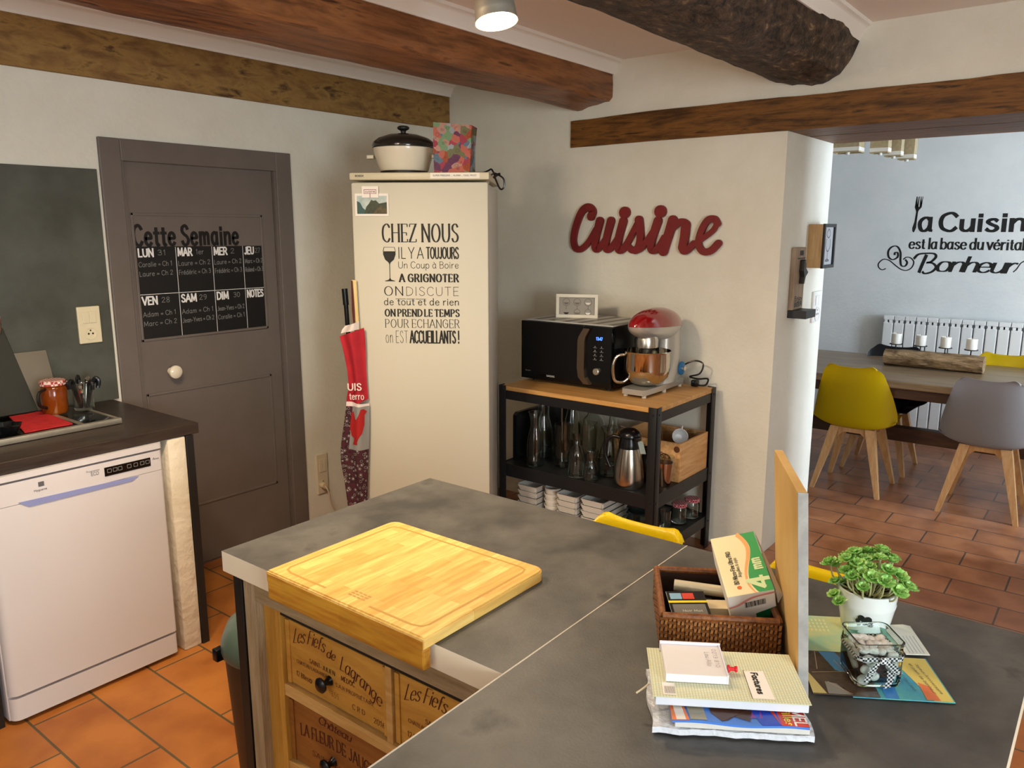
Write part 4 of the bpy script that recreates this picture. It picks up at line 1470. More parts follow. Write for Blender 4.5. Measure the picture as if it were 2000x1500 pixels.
tube(bm, cr([pb + hd * .045 + UP * .236, pb + hd * .085 + UP * .238, pb + hd * .115 + UP * .205, pb + hd * .118 + UP * .15, pb + hd * .10 + UP * .10, pb + hd * .092 + UP * .085], 5), .009, 10)
part('handle', bm, BP, t)
bm = B()
tube(bm, [pb + UP * .282 + Vector((.0, .02, 0)), pb + UP * .288 + Vector((0, .05, .0))], .003)
lathe(bm, [(0, -.008), (.008, 0), (0, .008)], tuple(pb + UP * .276 + Vector((-.02, -.03, 0))), 12)
part('lever', bm, CHROME, t)
bm = B()
obox(bm, pb + Vector((-.025, -.056, .235)), (.012, -.022, 0), (.012, -.012, -.062), (-.0008, -.0004, 0))
part('price_tag', bm, M('pale_blue_card', '#A9C3CE', .6), t, 'pale blue hanging tag', smooth=False)

t = thing('mixing_cup', 'steel and glass mixing cup behind the right front post', 'cup', (3.31, 1.66, SZ))
bm = B()
lathe(bm, [(0, 0), (.030, 0), (.032, .006), (.043, .118), (.041, .118), (.030, .01), (0, .008)], (3.31, 1.66, SZ), 32)
part('steel_cup', bm, M('copper_steel', '#B39A88', .18, 1), t)  # plain steel, with a brown reflection put into its base colour
bm = B()
lathe(bm, [(.0435, .118), (.046, .145), (.0445, .145), (.042, .118)], (3.31, 1.66, SZ), 32)
part('glass_rim', bm, GT, t)
vessel('glass_jug', 'dark tinted jug in the shadow between vacuum jug and wine crate', 'jug', 3.325, 1.765, SZ, sc(JUG, .038, .17), mat=glass('smoky_glass', '#4A4A48'))

# wine crate
CRW = wood('crate_pine', '#C08C52', '#DDB07A', 0, 5, .6, 9, .1)
kx0, kx1, ky0, ky1, kz1 = 3.39, 3.70, 1.618, 1.985, SZ + .195
t = thing('wine_crate', 'pine wine crate at the right end of the middle shelf', 'crate', (3.55, 1.8, SZ))
for nm, a, b_ in (('front_panel', (kx0, ky0, SZ), (kx0 + .012, ky1, kz1)), ('back_panel', (kx1 - .012, ky0, SZ), (kx1, ky1, kz1)), ('side_panel', (kx0 + .012, ky0, SZ), (kx1 - .012, ky0 + .012, kz1)), ('side_panel', (kx0 + .012, ky1 - .012, SZ), (kx1 - .012, ky1, kz1)), ('bottom', (kx0 + .012, ky0 + .012, SZ), (kx1 - .012, ky1 - .012, SZ + .01))):
    bm = B()
    box(bm, a, b_, .001)
    part(nm, bm, CRW, t, smooth=False)
bm = B()
BURN = M('burnt_stamp', '#5A3418', .8)
text(bm, 'CHATEAU ROUGES', (kx0 - .0008, 1.965, SZ + .135), (0, -1, 0), (0, 0, 1), .30, .026, .005, .003, serif=.003, warp=lambda u, v, x: (x, v - .05 * (2 * u - 1) ** 2))
text(bm, 'BORDEAUX', (kx0 - .0008, 1.80, SZ + .022), (0, -1, 0), (0, 0, 1), .14, .012, .002)
lathe(bm, [(0, 0), (.016, 0)], M=Matrix.Translation((kx0 - .0008, 1.638, SZ + .165)) @ Matrix.Rotation(R(-90), 4, 'Y'))
lathe(bm, [(.03, 0), (.036, 0)], M=Matrix.Translation((kx0 - .0008, 1.70, SZ + .10)) @ Matrix.Rotation(R(-90), 4, 'Y'))
part('stamped_marks', bm, BURN, t, smooth=False)
WCER = M('white_china', '#E3E4E6', .15)
t = thing('teacup', 'white china cup lying tilted on top of the wine crate contents', 'cup', (3.56, 1.70, kz1 - .03))
bm = B()
Mx = Matrix.Translation((3.545, 1.705, kz1 - .012)) @ Matrix.Rotation(R(-62), 4, 'Y') @ Matrix.Rotation(R(35), 4, 'X')
lathe(bm, [(0, 0), (.018, 0), (.022, .004), (.036, .03), (.040, .055), (.0375, .055), (.033, .03), (.018, .008), (0, .006)], (0, 0, -.02), 32, M=Mx)
part('bowl', bm, WCER, t)
bm = B()
tube(bm, cr([Mx @ Vector((.030, 0, 0)), Mx @ Vector((.055, 0, .004)), Mx @ Vector((.055, 0, .022)), Mx @ Vector((.036, 0, .024))], 4), .004)
part('handle', bm, WCER, t)
for k, (x, y) in enumerate(((3.60, 1.79), (3.61, 1.66))):
    vessel('drinking_glass', ('clear tumbler inside the wine crate left of the white cup', 'clear tumbler inside the wine crate behind the white cup')[k], 'glass', x, y, SZ + .0105, sc(TUM, .034, .175 + .02 * k))

# ------------------------------------------------------------------ white dishes and jars on the lower shelf
DISH = M('white_dish', '#E2DCD2', .2)
ORD = ['topmost', 'second from the top', 'third from the top', 'fourth from the top', 'lowest']


def sqdish(x0, x1, y0, y1, h=.034):
    bm = B()
    e = .012
    o = [(x0, y0), (x1, y0), (x1, y1), (x0, y1)]
    rings = [[(x0 + e, y0 + e), (x1 - e, y0 + e), (x1 - e, y1 - e), (x0 + e, y1 - e)], o, [(x0 + .004, y0 + .004), (x1 - .004, y0 + .004), (x1 - .004, y1 - .004), (x0 + .004, y1 - .004)], [(x0 + e + .004, y0 + e + .004), (x1 - e - .004, y0 + e + .004), (x1 - e - .004, y1 - e - .004), (x0 + e + .004, y1 - e - .004)]]
    zs = (0, h, h, .004)
    V_ = [[bm.verts.new((p[0], p[1], z)) for p in q] for q, z in zip(rings, zs)]
    for a, b_ in zip(V_, V_[1:]):
        for i in range(4): bm.faces.new((a[i], a[(i + 1) % 4], b_[(i + 1) % 4], b_[i]))
    bm.faces.new(V_[0][::-1]); bm.faces.new(V_[-1])
    es = [e_ for e_ in bm.edges if abs(e_.verts[0].co.z - e_.verts[1].co.z) > .01]
    bmesh.ops.bevel(bm, geom=es, offset=.008, segments=3, affect='EDGES')
    return bm


stacks = [('leftmost stack of square dishes', (3.15, 3.30, 2.305, 2.435), 5, 'square dish'), ('stack of round ramekins', None, 5, 'round ramekin'), ('stack of square dishes right of the ramekins', (3.15, 3.32, 2.055, 2.185), 5, 'square dish'), ('rightmost stack of large dishes', (3.16, 3.42, 1.905, 2.045), 5, 'rectangular dish')]
for nm, d, n, kind in stacks:
    first = None
    for k in range(n):
        z = LZ + .0007 + k * .0315
        lb = 'white %s, %s in the %s' % (kind, ORD[n - 1 - k], nm.replace('stack of square dishes right of the ramekins', 'stack right of ramekins').replace('rightmost stack of large dishes', 'rightmost stack'))
        if first is None:
            if d:
                bm = sqdish(*d)
                bmesh.ops.translate(bm, verts=bm.verts, vec=(0, 0, z))
                c = ((d[0] + d[1]) / 2, (d[2] + d[3]) / 2, z)
            else:
                bm = B()
                c = (3.22, 2.245, z)
                lathe(bm, [(0, 0), (.038, 0), (.040, .004), (.047, .032), (.047, .036), (.044, .036), (.038, .006), (0, .004)], c, 36)
            first = single('ramekin' if not d else 'baking_dish', lb, 'dish', bm, DISH, c, nm)
        else:
            o = first.copy(); COL.objects.link(o)
            o.location = (first.location.x + random.uniform(-.002, .002), first.location.y, z)
            o['label'] = lb

t = vessel('glass_cup', 'clear glass cup on the lower shelf behind the front post', 'cup', 3.38, 1.83, LZ, sc([(.8, 0), (1, .08), (1, .7), (.93, .8), (.98, 1)], .052, .08), mat=glass('blue_glass', '#B9D4DC'))
t = vessel('spice_jar', 'narrow tall clear jar at the right front corner of the lower shelf', 'jar', 3.235, 1.638, LZ, sc([(.9, 0), (1, .05), (1, .85), (.85, .9), (.85, 1)], .022, .105))
t = vessel('drinking_glass', 'small clear tumbler behind the narrow jar on the lower shelf', 'glass', 3.42, 1.70, LZ, sc(TUM, .03, .10))
for k, (x, y, lb) in enumerate(((3.555, 1.69, 'jam jar with red gingham lid, nearer one on the lower shelf'), (3.665, 1.672, 'jam jar with red gingham lid, farther one by the back post'))):
    t = thing('jam_jar', lb, 'jar', (x, y, LZ), 0, 'jam jars on the lower shelf')
    bm = B()
    lathe(bm, [(0, 0)] + sc([(.9, 0), (1, .05), (1, .8), (.88, .9), (.86, 1)], .040, .09) + [(.032, .09), (.036, .07), (.037, .008), (0, .006)], (x, y, LZ), 12)
    part('glass', bm, GT, t)
    bm = B()
    lathe(bm, [(.038, 0), (.040, .004), (.040, .014), (.035, .018), (0, .018)], (x, y, LZ + .086), 24)
    part('lid', bm, M('jar_lid_gingham%d' % k, '#A0182C', .4) if k > 5 else checker('jar_gingham%d' % k, '#9C1430', '#E0A8AC', 110, .3), t)
# ------------------------------------------------------------------ island
IX0, IX1, IY0, IYS, IY1, IZ = .897, 1.562, .054, .7195, 1.522, .95
LAM = M('stone_laminate', '#3A3938', .42, c2='#5A5855', ns=6, c3='#343332', lo=.34, hi=.62, det=9, bump=.06, bs=220, r2=.55)
EDGE = M('white_edging', '#DCCFB8', .6)
GREYW = wood('weathered_wood', '#8E7A5C', '#A89272', 2, 6, .75, 8, .25)
GREYW_H = wood('weathered_wood_rail', '#84704F', '#A28C6A', 1, 6, .75, 8, .25)
PINE_V = wood('old_pine', '#A8782C', '#BF9040', 2, 5, .5, 8, .1)
PINE_H = wood('old_pine_rail', '#B58A4A', '#CBA468', 1, 5, .5, 8, .1)
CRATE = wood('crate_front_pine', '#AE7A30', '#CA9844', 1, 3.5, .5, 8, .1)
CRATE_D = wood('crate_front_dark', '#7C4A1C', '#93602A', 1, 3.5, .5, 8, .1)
WINE_INK = M('wine_red_ink', '#4A1712', .7)

t = thing('kitchen_island', 'L-shaped kitchen island with grey stone-look top and wine crate drawers', 'island', (1.1, .8, 0))


def slab(x0, x1, y0, y1):
    bm = B()
    box(bm, (x0, y0, IZ - .047), (x1, y1, IZ))
    bm.normal_update()
    for f in bm.faces: f.material_index = 0 if f.normal.z > .5 else 1
    return bm


part('worktop', slab(IX0, IX1, IYS + .001, IY1), [LAM, EDGE], t, smooth=False)
part('worktop', slab(.25, IX1, IY0, IYS - .001), [LAM, EDGE], t, smooth=False)
bm = B()
box(bm, (.25, IYS - .0012, IZ - .03), (IX1, IYS + .0012, IZ + .0008))
part('joint_strip', bm, M('pale_joint', '#B8AFA2', .5), t, smooth=False)
XF = .915
bm = B()
box(bm, (XF, 1.434, 0), (XF + .05, 1.474, .9025), .001)
part('corner_post', bm, GREYW, t, smooth=False)
bm = B()
box(bm, (1.50, 1.434, 0), (1.545, 1.474, .9025), .001)
part('corner_post', bm, GREYW, t, smooth=False)
bm = B()
box(bm, (XF, .68, .852), (XF + .05, 1.4335, .9025), .001)
part('top_rail', bm, GREYW_H, t, smooth=False)
bm = B()
box(bm, (XF, 1.482, 0), (1.545, 1.513, .9025), .001)
part('black_leg', bm, BLK, t, 'black upright at the left end', smooth=False)
bm = B()
box(bm, (XF + .02, 1.376, .02), (1.08, 1.433, .851), .001)
box(bm, (XF + .008, 1.357, .02), (XF + .06, 1.375, .851), .001)
part('side_board', bm, PINE_V, t, smooth=False)
rows_ = [(.675, .838), (.486, .648), (.297, .459), (.108, .27)]
bm = B()
for z0, z1 in rows_: box(bm, (XF + .010, .68, z0 - .027), (XF + .06, 1.357, z0), .001)
part('shelf_rail', bm, PINE_H, t, smooth=False)
bm = B()
box(bm, (XF + .012, 1.017, .10), (XF + .06, 1.034, .851), .001)
part('divider', bm, PINE_H, t, smooth=False)
bm = B()
box(bm, (1.085, .68, .02), (1.10, 1.376, .9))
box(bm, (XF + .01, .681, .838), (XF + .06, 1.357, .853))
part('carcass', bm, M('dark_inside', '#1A120A', .8), t, smooth=False)


def drawer(y0, y1, z0, z1, mat, kind):
    """front seen along +x, left of picture is large y"""
    x = XF + .022
    bm = B()
    box(bm, (x, y0, z0 + .002), (x + .012, y1, z1 - .012), .0015)
    for a, b_ in (((y0, z0 + .002), (y0 + .012, z1 - .012)), ((y1 - .012, z0 + .002), (y1, z1 - .012))):
        box(bm, (x - .004, a[0], a[1]), (x, b_[0], b_[1]), .001)
    box(bm, (x + .012, y0 + .004, z0 + .002), (x + .145, y1 - .004, z1 - .03))
    d = part('drawer', bm, mat, t, smooth=False)
    xi = x - .001
    W_, H_ = y1 - y0, z1 - z0
    tt = lambda s, u, v, wd, h, th, tn=None, **k: text(bm, s, (xi, y1 - u * W_, z0 + v * H_), (0, -1, 0), (0, 0, 1), wd * W_, h * H_, th, tn, **k)
    bm = B()
    if kind == 0:
        arc = lambda u, v, q: (q, v + .020 - .045 * (2 * u - 1.0) ** 2 - .004 * u)
        tt('Les Fiefs', .07, .62, .33, .20, .0026, .0009, sp=.04, shear=.35, warp=lambda u, v, q: (q, v + .016 * math.sin(u * PI * .7)))
        tt('de', .42, .66, .085, .13, .0026, .0009, sp=.04, shear=.35)
        tt('Lagrange', .55, .58, .38, .20, .0026, .0009, sp=.04, shear=.3, warp=lambda u, v, q: (q, v - .038 * u ** 1.6))
        part('script_lettering', bm, WINE_INK, d, smooth=False)
        bm = B()
        tt('SAINT-JULIEN', .24, .45, .26, .06, .0013, .0007)
        tt('MÉDOC', .56, .435, .13, .065, .0015, .0008)
        tt('CHATEAU LAGRANGE', .10, .355, .32, .05, .001, .0006)
        tt('S.A.R PROPRIÉTAIRE', .50, .31, .37, .05, .001, .0006)
        tt('12 Blles', .09, .16, .13, .075, .0013, .0007)
        lathe(bm, [(.003, 0), (.005, 0)], M=Matrix.Translation((xi, y1 - .24 * W_, z0 + .185 * H_)) @ Matrix.Rotation(R(-90), 4, 'Y'), seg=14)
        tt('1855', .43, .14, .10, .07, .0006)
        tt('C R D', .66, .12, .12, .07, .0013, .0007)
        tt('2016', .86, .09, .10, .075, .0013, .0007)
    else:
        tt('Château', .30, .79, .33, .11, .0028, .0010, sp=.04, shear=.3)
        part('script_lettering', bm, WINE_INK, d, smooth=False)
        bm = B()
        tt('LA FLEUR DE JAUGUE', .10, .45, .80, .17, .0028, .0014, sp=.14, serif=.0022, warp=lambda u, v, q: (q, v + .012 * (1 - (2 * u - 1) ** 2)))
        tt('SAINT-EMILION', .22, .24, .5, .08, .0014, .0008)
    part('lettering', bm, WINE_INK, d, smooth=False)
    bm = B()
    Mx = Matrix.Translation((x, y1 - .44 * W_, z0 + .34 * H_)) @ Matrix.Rotation(R(-90), 4, 'Y')
    lathe(bm, [(.011, 0), (.009, .004), (.006, .010), (.007, .016), (.016, .021), (.0165, .025), (.010, .030), (0, .031)], M=Mx, seg=20)
    part('knob', bm, bpy.data.materials['black_plastic'], d)


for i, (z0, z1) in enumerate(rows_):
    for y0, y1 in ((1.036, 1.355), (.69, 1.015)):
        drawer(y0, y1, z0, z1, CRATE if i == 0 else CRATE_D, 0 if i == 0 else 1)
bm = B()
box(bm, (.40, .12, .08), (1.05, .66, .9025))
box(bm, (.44, .15, 0), (1.01, .63, .08))
part('base_cabinet', bm, GREYW, t, smooth=False)

# chopping board
BAMB = brick('bamboo', '#E8C878', '#D0A654', '#CBA458', .13, .023, (.0, .0), 0, 1, .0004, .42, off=.37, nz=('#CFA060', .4, (1.2, 9, 9)), bump=0, ns=10)
t = thing('chopping_board', 'large bamboo chopping board with front lip hooked over the island edge', 'chopping board', (1.05, 1.09, IZ))
bx0, bx1, by0, by1 = .870, 1.226, .871, 1.314
bm = B()
rc = .022
poly = [(bx0, by0), (bx0, by1)]
for cx2, cy2, a0 in ((bx1 - rc, by1 - rc, PI / 2), (bx1 - rc, by0 + rc, 0)):
    poly += [(cx2 + rc * math.cos(a0 - k * PI / 8), cy2 + rc * math.sin(a0 - k * PI / 8)) for k in range(5)]
prism(bm, poly, (0, 0, IZ + .0008), (1, 0, 0), (0, 1, 0), (0, 0, .0215))
es = [e for e in bm.edges if all(v.co.z > IZ + .02 for v in e.verts)]
bmesh.ops.bevel(bm, geom=es, offset=.003, segments=2, affect='EDGES')
part('board', bm, BAMB, t, smooth=False)
bm = B()
box(bm, (bx0 - .0005, by0, .910), (bx0 + .0185, by1, IZ + .0005), .004)
box(bm, (bx0 - .001, by0 + .001, IZ - .002), (bx0 + .004, by1 - .001, IZ + .016), .001)
part('front_lip', bm, brick('bamboo_edge', '#C48F2E', '#AE7A22', '#B08428', .35, .03, (0, 0), 1, 2, .0003, .45, nz=('#B8863F', .6, (9, 1, 9)), bump=0), t, smooth=False)
bm = B()
zg = IZ + .0226
g = .026
pts = [(bx0 + .022, by1 - .16)] + [(bx0 + .022, by1 - .05), (bx0 + .028, by1 - g - .006), (bx0 + .04, by1 - g), (bx1 - .045, by1 - g), (bx1 - .031, by1 - g - .005), (bx1 - g, by1 - g - .02), (bx1 - g, by0 + g + .02), (bx1 - .031, by0 + g + .005), (bx1 - .045, by0 + g), (bx0 + .04, by0 + g), (bx0 + .028, by0 + g + .006), (bx0 + .022, by0 + .05), (bx0 + .022, by0 + .16)]
ribbon(bm, pts, .005, .005, lambda p: Vector((p[0], p[1], zg)))
part('juice_groove', bm, M('groove_brown', '#B48A40', .5), t, smooth=False)
bm = B()
for a in range(3):
    for k in range(4):
        quad(bm, [(bx0 + .03 + .008 * a, 1.10 - .012 * k, zg), (bx0 + .035 + .008 * a, 1.10 - .012 * k, zg), (bx0 + .035 + .008 * a, 1.091 - .012 * k, zg), (bx0 + .03 + .008 * a, 1.091 - .012 * k, zg)])
part('burnt_mark', bm, M('burnt_brown', '#B08848', .6), t, smooth=False)

# upright board standing on the island
n_, f_ = Vector((1.1265, .3185, 0)), Vector((1.331, .427, 0))
du = (f_ - n_).normalized()
dn = Vector((-du.y, du.x, 0))
t = thing('upright_board', 'tall wooden board with grey edge standing upright on the island', 'board', (n_ + f_) / 2 + UP * IZ)
bm = B()
lean = UP * .323 + dn * .021 + du * .008
obox(bm, n_ - dn * .007 + UP * (IZ + .0012), du * (f_ - n_).length, dn * .014, lean, .001)
PLY = M('plywood_face', '#D6B070', .45, c2='#C89E5C', ns=3, st=(4, 4, 1.5), det=7)
part('panel', bm, PLY, t, smooth=False)
bm = B()
obox(bm, n_ - dn * .0075 - du * .0025 + UP * (IZ + .0012), du * .0024, dn * .015, lean * 1.001, .0008)
part('edge_band', bm, M('grey_edge', '#8E8C88', .5, c2='#A09E9A', ns=40), t, 'speckled grey front edge', smooth=False)

# basket and its contents
e1, e2 = Vector((.514, -.857, 0)).normalized(), Vector((.857, .514, 0)).normalized()
BF = Vector((1.114, .556, IZ))
BL_, BD_, BH_ = .199, .196, .064
t = thing('basket', 'brown woven rattan basket full of small boxes on the island', 'basket', BF + e1 * BL_ / 2 + e2 * BD_ / 2, math.atan2(e1.y, e1.x) + PI / 2)


def bp(u, d, z): return BF + e1 * u + e2 * d + UP * z


RAT_A = M('rattan_light', '#A8723C', .4, c2='#7E4C22', ns=160)
RAT_B = M('rattan_dark', '#7C4A20', .4, c2='#55300F', ns=160)
RAT_C = M('rattan_core', '#2A1408', .7)


def weave(nm, O, A, N, L):
    bm = B()
    obox(bm, O + N * .0022, A * L, N * .0065, UP * (BH_ - .003), 0, 2)
    nc, nr = int(L / .0068), 10
    cw, rh = L / nc, (BH_ - .004) / nr
    for r in range(nr):
        for c in range(nc):
            v = (c + 2 * r) % 4 < 2
            if c * cw + cw * (1.9 if not v else .9) > L: continue
            p = O + A * (c * cw) + UP * (.001 + r * rh)
            if (c + 2 * r) % 2 == 0 and not v:
                obox(bm, p + UP * rh * .12, A * cw * 1.9, UP * rh * .76, N * .0024, 0, 1)
            elif v:
                obox(bm, p + A * cw * .16 - UP * rh * .05 + N * .0004, A * cw * .62, UP * rh * 1.5 + A * cw * .22, N * .002, 0, 0)
    part(nm, bm, [RAT_A, RAT_B, RAT_C], t, smooth=False)


weave('front_wall', bp(0, 0, .001), e1, e2, BL_)
weave('back_wall', bp(BL_, BD_, .001), -e1, -e2, BL_)
weave('side_wall', bp(0, BD_ - .009, .001), -e2, e1, BD_ - .018)
weave('side_wall', bp(BL_, .009, .001), e2, -e1, BD_ - .018)
bm = B()
obox(bm, bp(.008, .008, .001), e1 * (BL_ - .016), e2 * (BD_ - .016), UP * .006)
part('bottom', bm, RAT_B, t, smooth=False)
bm = B()
c4 = [bp(.0045, .0045, BH_), bp(BL_ - .0045, .0045, BH_), bp(BL_ - .0045, BD_ - .0045, BH_), bp(.0045, BD_ - .0045, BH_)]
for i in range(4): tube(bm, [c4[i], c4[(i + 1) % 4]], .006, 8)
part('rim', bm, M('rattan_rim', '#8A5426', .4, c2='#5A2E12', ns=120), t)

ZB = .0075
ew = Vector((.5142, -.824, .2374))
ew.normalize()
eh = Vector((.7428, .5658, .3567))
eh = (eh - ew * eh.dot(ew)).normalized()
en = ew.cross(eh).normalized()
O = Vector((1.1972, .4744, 1.04))
BWd, BHt, BDp = .0782, .1413, .0638
GREENC = M('carton_green', '#2E9A50', .5)
CREAMC = M('carton_cream', '#EADFB4', .5)
WHITEC = M('carton_white', '#E4E0DC', .5)
ORNG = M('carton_orange', '#E8A868', .5)
PINKC = M('carton_pink', '#D08A84', .5)
t = thing('medicine_box', 'tall cream and green medicine box leaning out of the basket', 'box', O - en * .03 - UP * .03)
bm = B()
obox(bm, O, ew * BWd, eh * BHt, -en * BDp, .001)
part('carton', bm, WHITEC, t, smooth=False)


def bpnt(u, v, l=.0006): return O + ew * BWd * u + eh * BHt * v + en * l


bm = B()
cur = [(.66, 1.0), (.76, .88), (.80, .74), (.74, .58), (.64, .42), (.58, .28), (.58, .14), (.66, .02), (.70, 0)]
cc = cr(cur, 5)
f = bm.faces.new([bm.verts.new(bpnt(*p)) for p in [(0, 0)] + [(0, 1)] + [tuple(q) for q in cc]][::1])
part('cream_panel', bm, CREAMC, t, smooth=False)
bm = B()
bm.faces.new([bm.verts.new(bpnt(*p)) for p in [tuple(q) for q in cc] + [(1, 0), (1, 1)]])
part('green_panel', bm, GREENC, t, smooth=False)
bm = B()
for off, wd in ((-.05, .085),):
    ribbon(bm, [(q[0] + off - .02 * abs(i / len(cc) - .4), q[1]) for i, q in enumerate(cc)], wd, wd * .5, lambda p: bpnt(p[0], p[1], .0009), taper=lambda x: 1.3 - 1.1 * x)
part('orange_wave', bm, ORNG, t, smooth=False)
bm = B()
text(bm, 'BD Micro-Fine Ultra PRO', bpnt(.33, .17, .001), eh, -ew, .078, .0075, .0011)
text(bm, 'Aiguilles à stylo', bpnt(.43, .28, .001), eh, -ew, .045, .0055, .0007)
part('brand_print', bm, INK, t, smooth=False)
bm = B()
lathe(bm, [(0, 0), (.004, 0)], M=Matrix.Translation(bpnt(.31, .115, .001)) @ en.to_track_quat('Z', 'Y').to_matrix().to_4x4(), seg=14)
part('round_logo', bm, M('logo_orange', '#D8682A', .5), t, smooth=False)
bm = B()
text(bm, '4', bpnt(.96, .06, .001), eh, -ew, .026, .034, .0085, .006)
text(bm, 'mm', bpnt(.92, .36, .001), eh, -ew, .026, .019, .0035)
part('size_print', bm, M('pale_green_print', '#CFE3B0', .5), t, smooth=False)


bm = B()
FP0, FP1, FP2, FP3 = O + ew * BWd + eh * BHt, O + ew * (BWd + .0006), O + ew * (BWd + .002) - en * .034, O + ew * (BWd + .012) - en * .018 + eh * .002
for l in (0, .0006): bm.faces.new([bm.verts.new(p + ew * (.0012 + l)) for p in (FP0, FP1, FP2, FP3)])
part('side_flap', bm, M('carton_grey', '#B4AEA4', .6), t, 'grey side flap', smooth=False)


def bq(u, v, l=.0006): return O + ew * BWd * u - en * BDp * v - eh * l


bm = B()
ribbon(bm, cr([(0, .42), (.2, .36), (.4, .22), (.6, .13), (1, .08)], 4), .09, .06, lambda p: bq(p[0], p[1]))
part('pink_wave', bm, PINKC, t, smooth=False)
bm = B()
x = .34
for k in range(22):
    wq = (.006, .012, .018, .009)[(k * 7) % 4]
    quad(bm, [bq(x, .30 - k * .002), bq(x + wq, .30 - k * .002), bq(x + wq, .50 - k * .002), bq(x, .50 - k * .002)])
    x += wq + (.010, .006, .014)[k % 3]
part('barcode', bm, INK, t, smooth=False)
bm = B()
bm.faces.new([bm.verts.new(bq(*p)) for p in ((.55, 1), (.55, .78), (1, .62), (1, 1))])
part('green_corner', bm, M('carton_dark_green', '#0E6A3C', .5), t, smooth=False)


def carton(name, label, cat, u, d, z, lu, ld, h, ang, mat, tilt=0, extra=None):
    """small carton in the basket: u,d centre inside the basket frame"""
    c = bp(u, d, z)
    t = thing(name, label, cat, c)
    Mx = Matrix.Translation(c) @ Matrix.Rotation(math.atan2(e1.y, e1.x) + R(ang), 4, 'Z') @ Matrix.Rotation(R(tilt), 4, 'X')
    bm = B()
    box(bm, (-lu / 2, -ld / 2, 0), (lu / 2, ld / 2, h), .001, M=Mx)
    part('carton', bm, mat, t, smooth=False)
    if extra: extra(t, Mx, lu, ld, h)
    return t


def ex_black(t, Mx, lu, ld, h):
    q = lambda x, y, z=.0006: Mx @ Vector((x, y, h + z))
    for nm, y0, y1, x0, x1, c in (('yellow_stripe', .10 * ld, .17 * ld, -.5 * lu, .5 * lu, '#E0C72A'), ('grey_panel', -.46 * ld, .05 * ld, -.42 * lu, .42 * lu, '#6E6C66'), ('red_print', .22 * ld, .42 * ld, -.1 * lu, .2 * lu, '#C2402E'), ('blue_print', .22 * ld, .42 * ld, -.42 * lu, -.12 * lu, '#7FA2B4')):
        bm = B()
        quad(bm, [q(x0, y0), q(x1, y0), q(x1, y1), q(x0, y1)])
        part(nm, bm, M(nm, c, .4), t, smooth=False)
    bm = B()
    text(bm, 'Noir Mat', q(-.2 * lu, -.2 * ld, .001), q(1, 0) - q(0, 0), q(0, 1) - q(0, 0), .5 * lu, .06 * ld, .0008)
    f = lambda x, z: Mx @ Vector((x, -ld / 2 - .0006, z))
    for k, s in enumerate(('Permet la coloration', 'de la moto', 'pour tous')): text(bm, s, f(-.4 * lu, h * (.7 - .22 * k)), f(1, 0) - f(0, 0), UP, (.7, .5, .6)[k] * lu, h * .1, .0006)
    part('printing', bm, M('pale_print', '#C8C4B8', .5), t, smooth=False)


carton('black_box', 'black and silver printed box with yellow stripe at the left in the basket', 'box', .052, .062, ZB + .022, .068, .078, .030, 8, M('black_carton', '#191816', .3), 14, ex_black)
carton('cream_box', 'small cream carton lying between the black box and the medicine box', 'box', .112, .095, ZB + .016, .062, .034, .022, 4, M('cream_carton', '#CDBB98', .5))
carton('yellow_packet', 'yellow and grey packet against the front wall of the basket', 'packet', .085, .028, ZB, .075, .03, .040, 0, M('yellow_packet', '#C9AE2C', .4, c2='#9A9488', ns=22), 0)
c = bp(.075, .145, ZB + .030)
bm = B()
tube(bm, [bp(.035, .150, ZB + .0445), bp(.135, .135, ZB + .042)], .0105, 14)
single('cream_tube', 'pale metal tube lying across the back of the basket', 'tube', bm, M('pale_tube', '#D8CDB0', .3, .3), c)
bm = B()
tube(bm, cr([bp(.10, .118, ZB + .02), bp(.125, .117, ZB + .022), bp(.15, .112, ZB + .022)], 4), .0115, 14)
single('spectacle_case', 'shiny reddish brown case under the pale tube in the basket', 'case', bm, M('brown_gloss', '#5A1E0C', .15), bp(.125, .116, ZB + .01))
bm = B()
tube(bm, [bp(.016, .125, ZB + .022), bp(.10, .118, ZB + .026)], .0105, 12)
single('dark_pen', 'black cylindrical pen case at the left back of the basket', 'pen', bm, BP, bp(.06, .12, ZB + .012))
carton('dark_box', 'plain dark box at the bottom of the basket under the others', 'box', .075, .11, ZB, .12, .09, .014, 0, M('dark_carton', '#2A2320', .5))

# stack of papers in front of the basket
p1, p2 = Vector((.535, -.845, 0)), Vector((.845, .535, 0))


def stk(u, d, z): return Vector((.911, .456, 0)) + p1 * u + p2 * d + UP * z


PBLUE = M('copy_paper', '#CDD0D8', .6)
bm = B()
grid(bm, 24, 10, lambda u, v: stk(-.004 + .222 * u + .003 * math.sin(9 * v), -.004 + .15 * v + .004 * noise.noise((u * 9, 0, 0)), IZ + .0125 + .0015 * noise.noise((u * 12, v * 5, 2))))
ex = bmesh.ops.extrude_face_region(bm, geom=list(bm.faces))
bmesh.ops.translate(bm, verts=[v for v in ex['geom'] if isinstance(v, bmesh.types.BMVert)], vec=(0, 0, -.009))
single('plastic_sleeve', 'crumpled white plastic envelope at the bottom of the paper stack', 'envelope', bm, M('white_plastic_film', '#CFD2D8', .25, bump=.4, bs=90), stk(.1, .07, IZ + .001))
bm = B()
obox(bm, stk(.027, -.004, IZ + .0145), p1 * .184, p2 * .14, UP * .0095, .001)
single('notepad', 'thick grey-edged pad of paper under the magazine in the stack', 'notepad', bm, M('grey_paper', '#CFCCC6', .7), stk(.1, .07, IZ + .0145), smooth=False)
t = thing('magazine', 'colourful glossy magazine peeking out under the folder in the stack', 'magazine', stk(.115, .08, IZ + .027))
mgz = lambda u, v: stk(.022 + .186 * u, -.012 + .14 * v, IZ + .0252 + (.0016 + .0016 * math.sin(u * 9)) * (1 - v) ** 2)
bm = B()
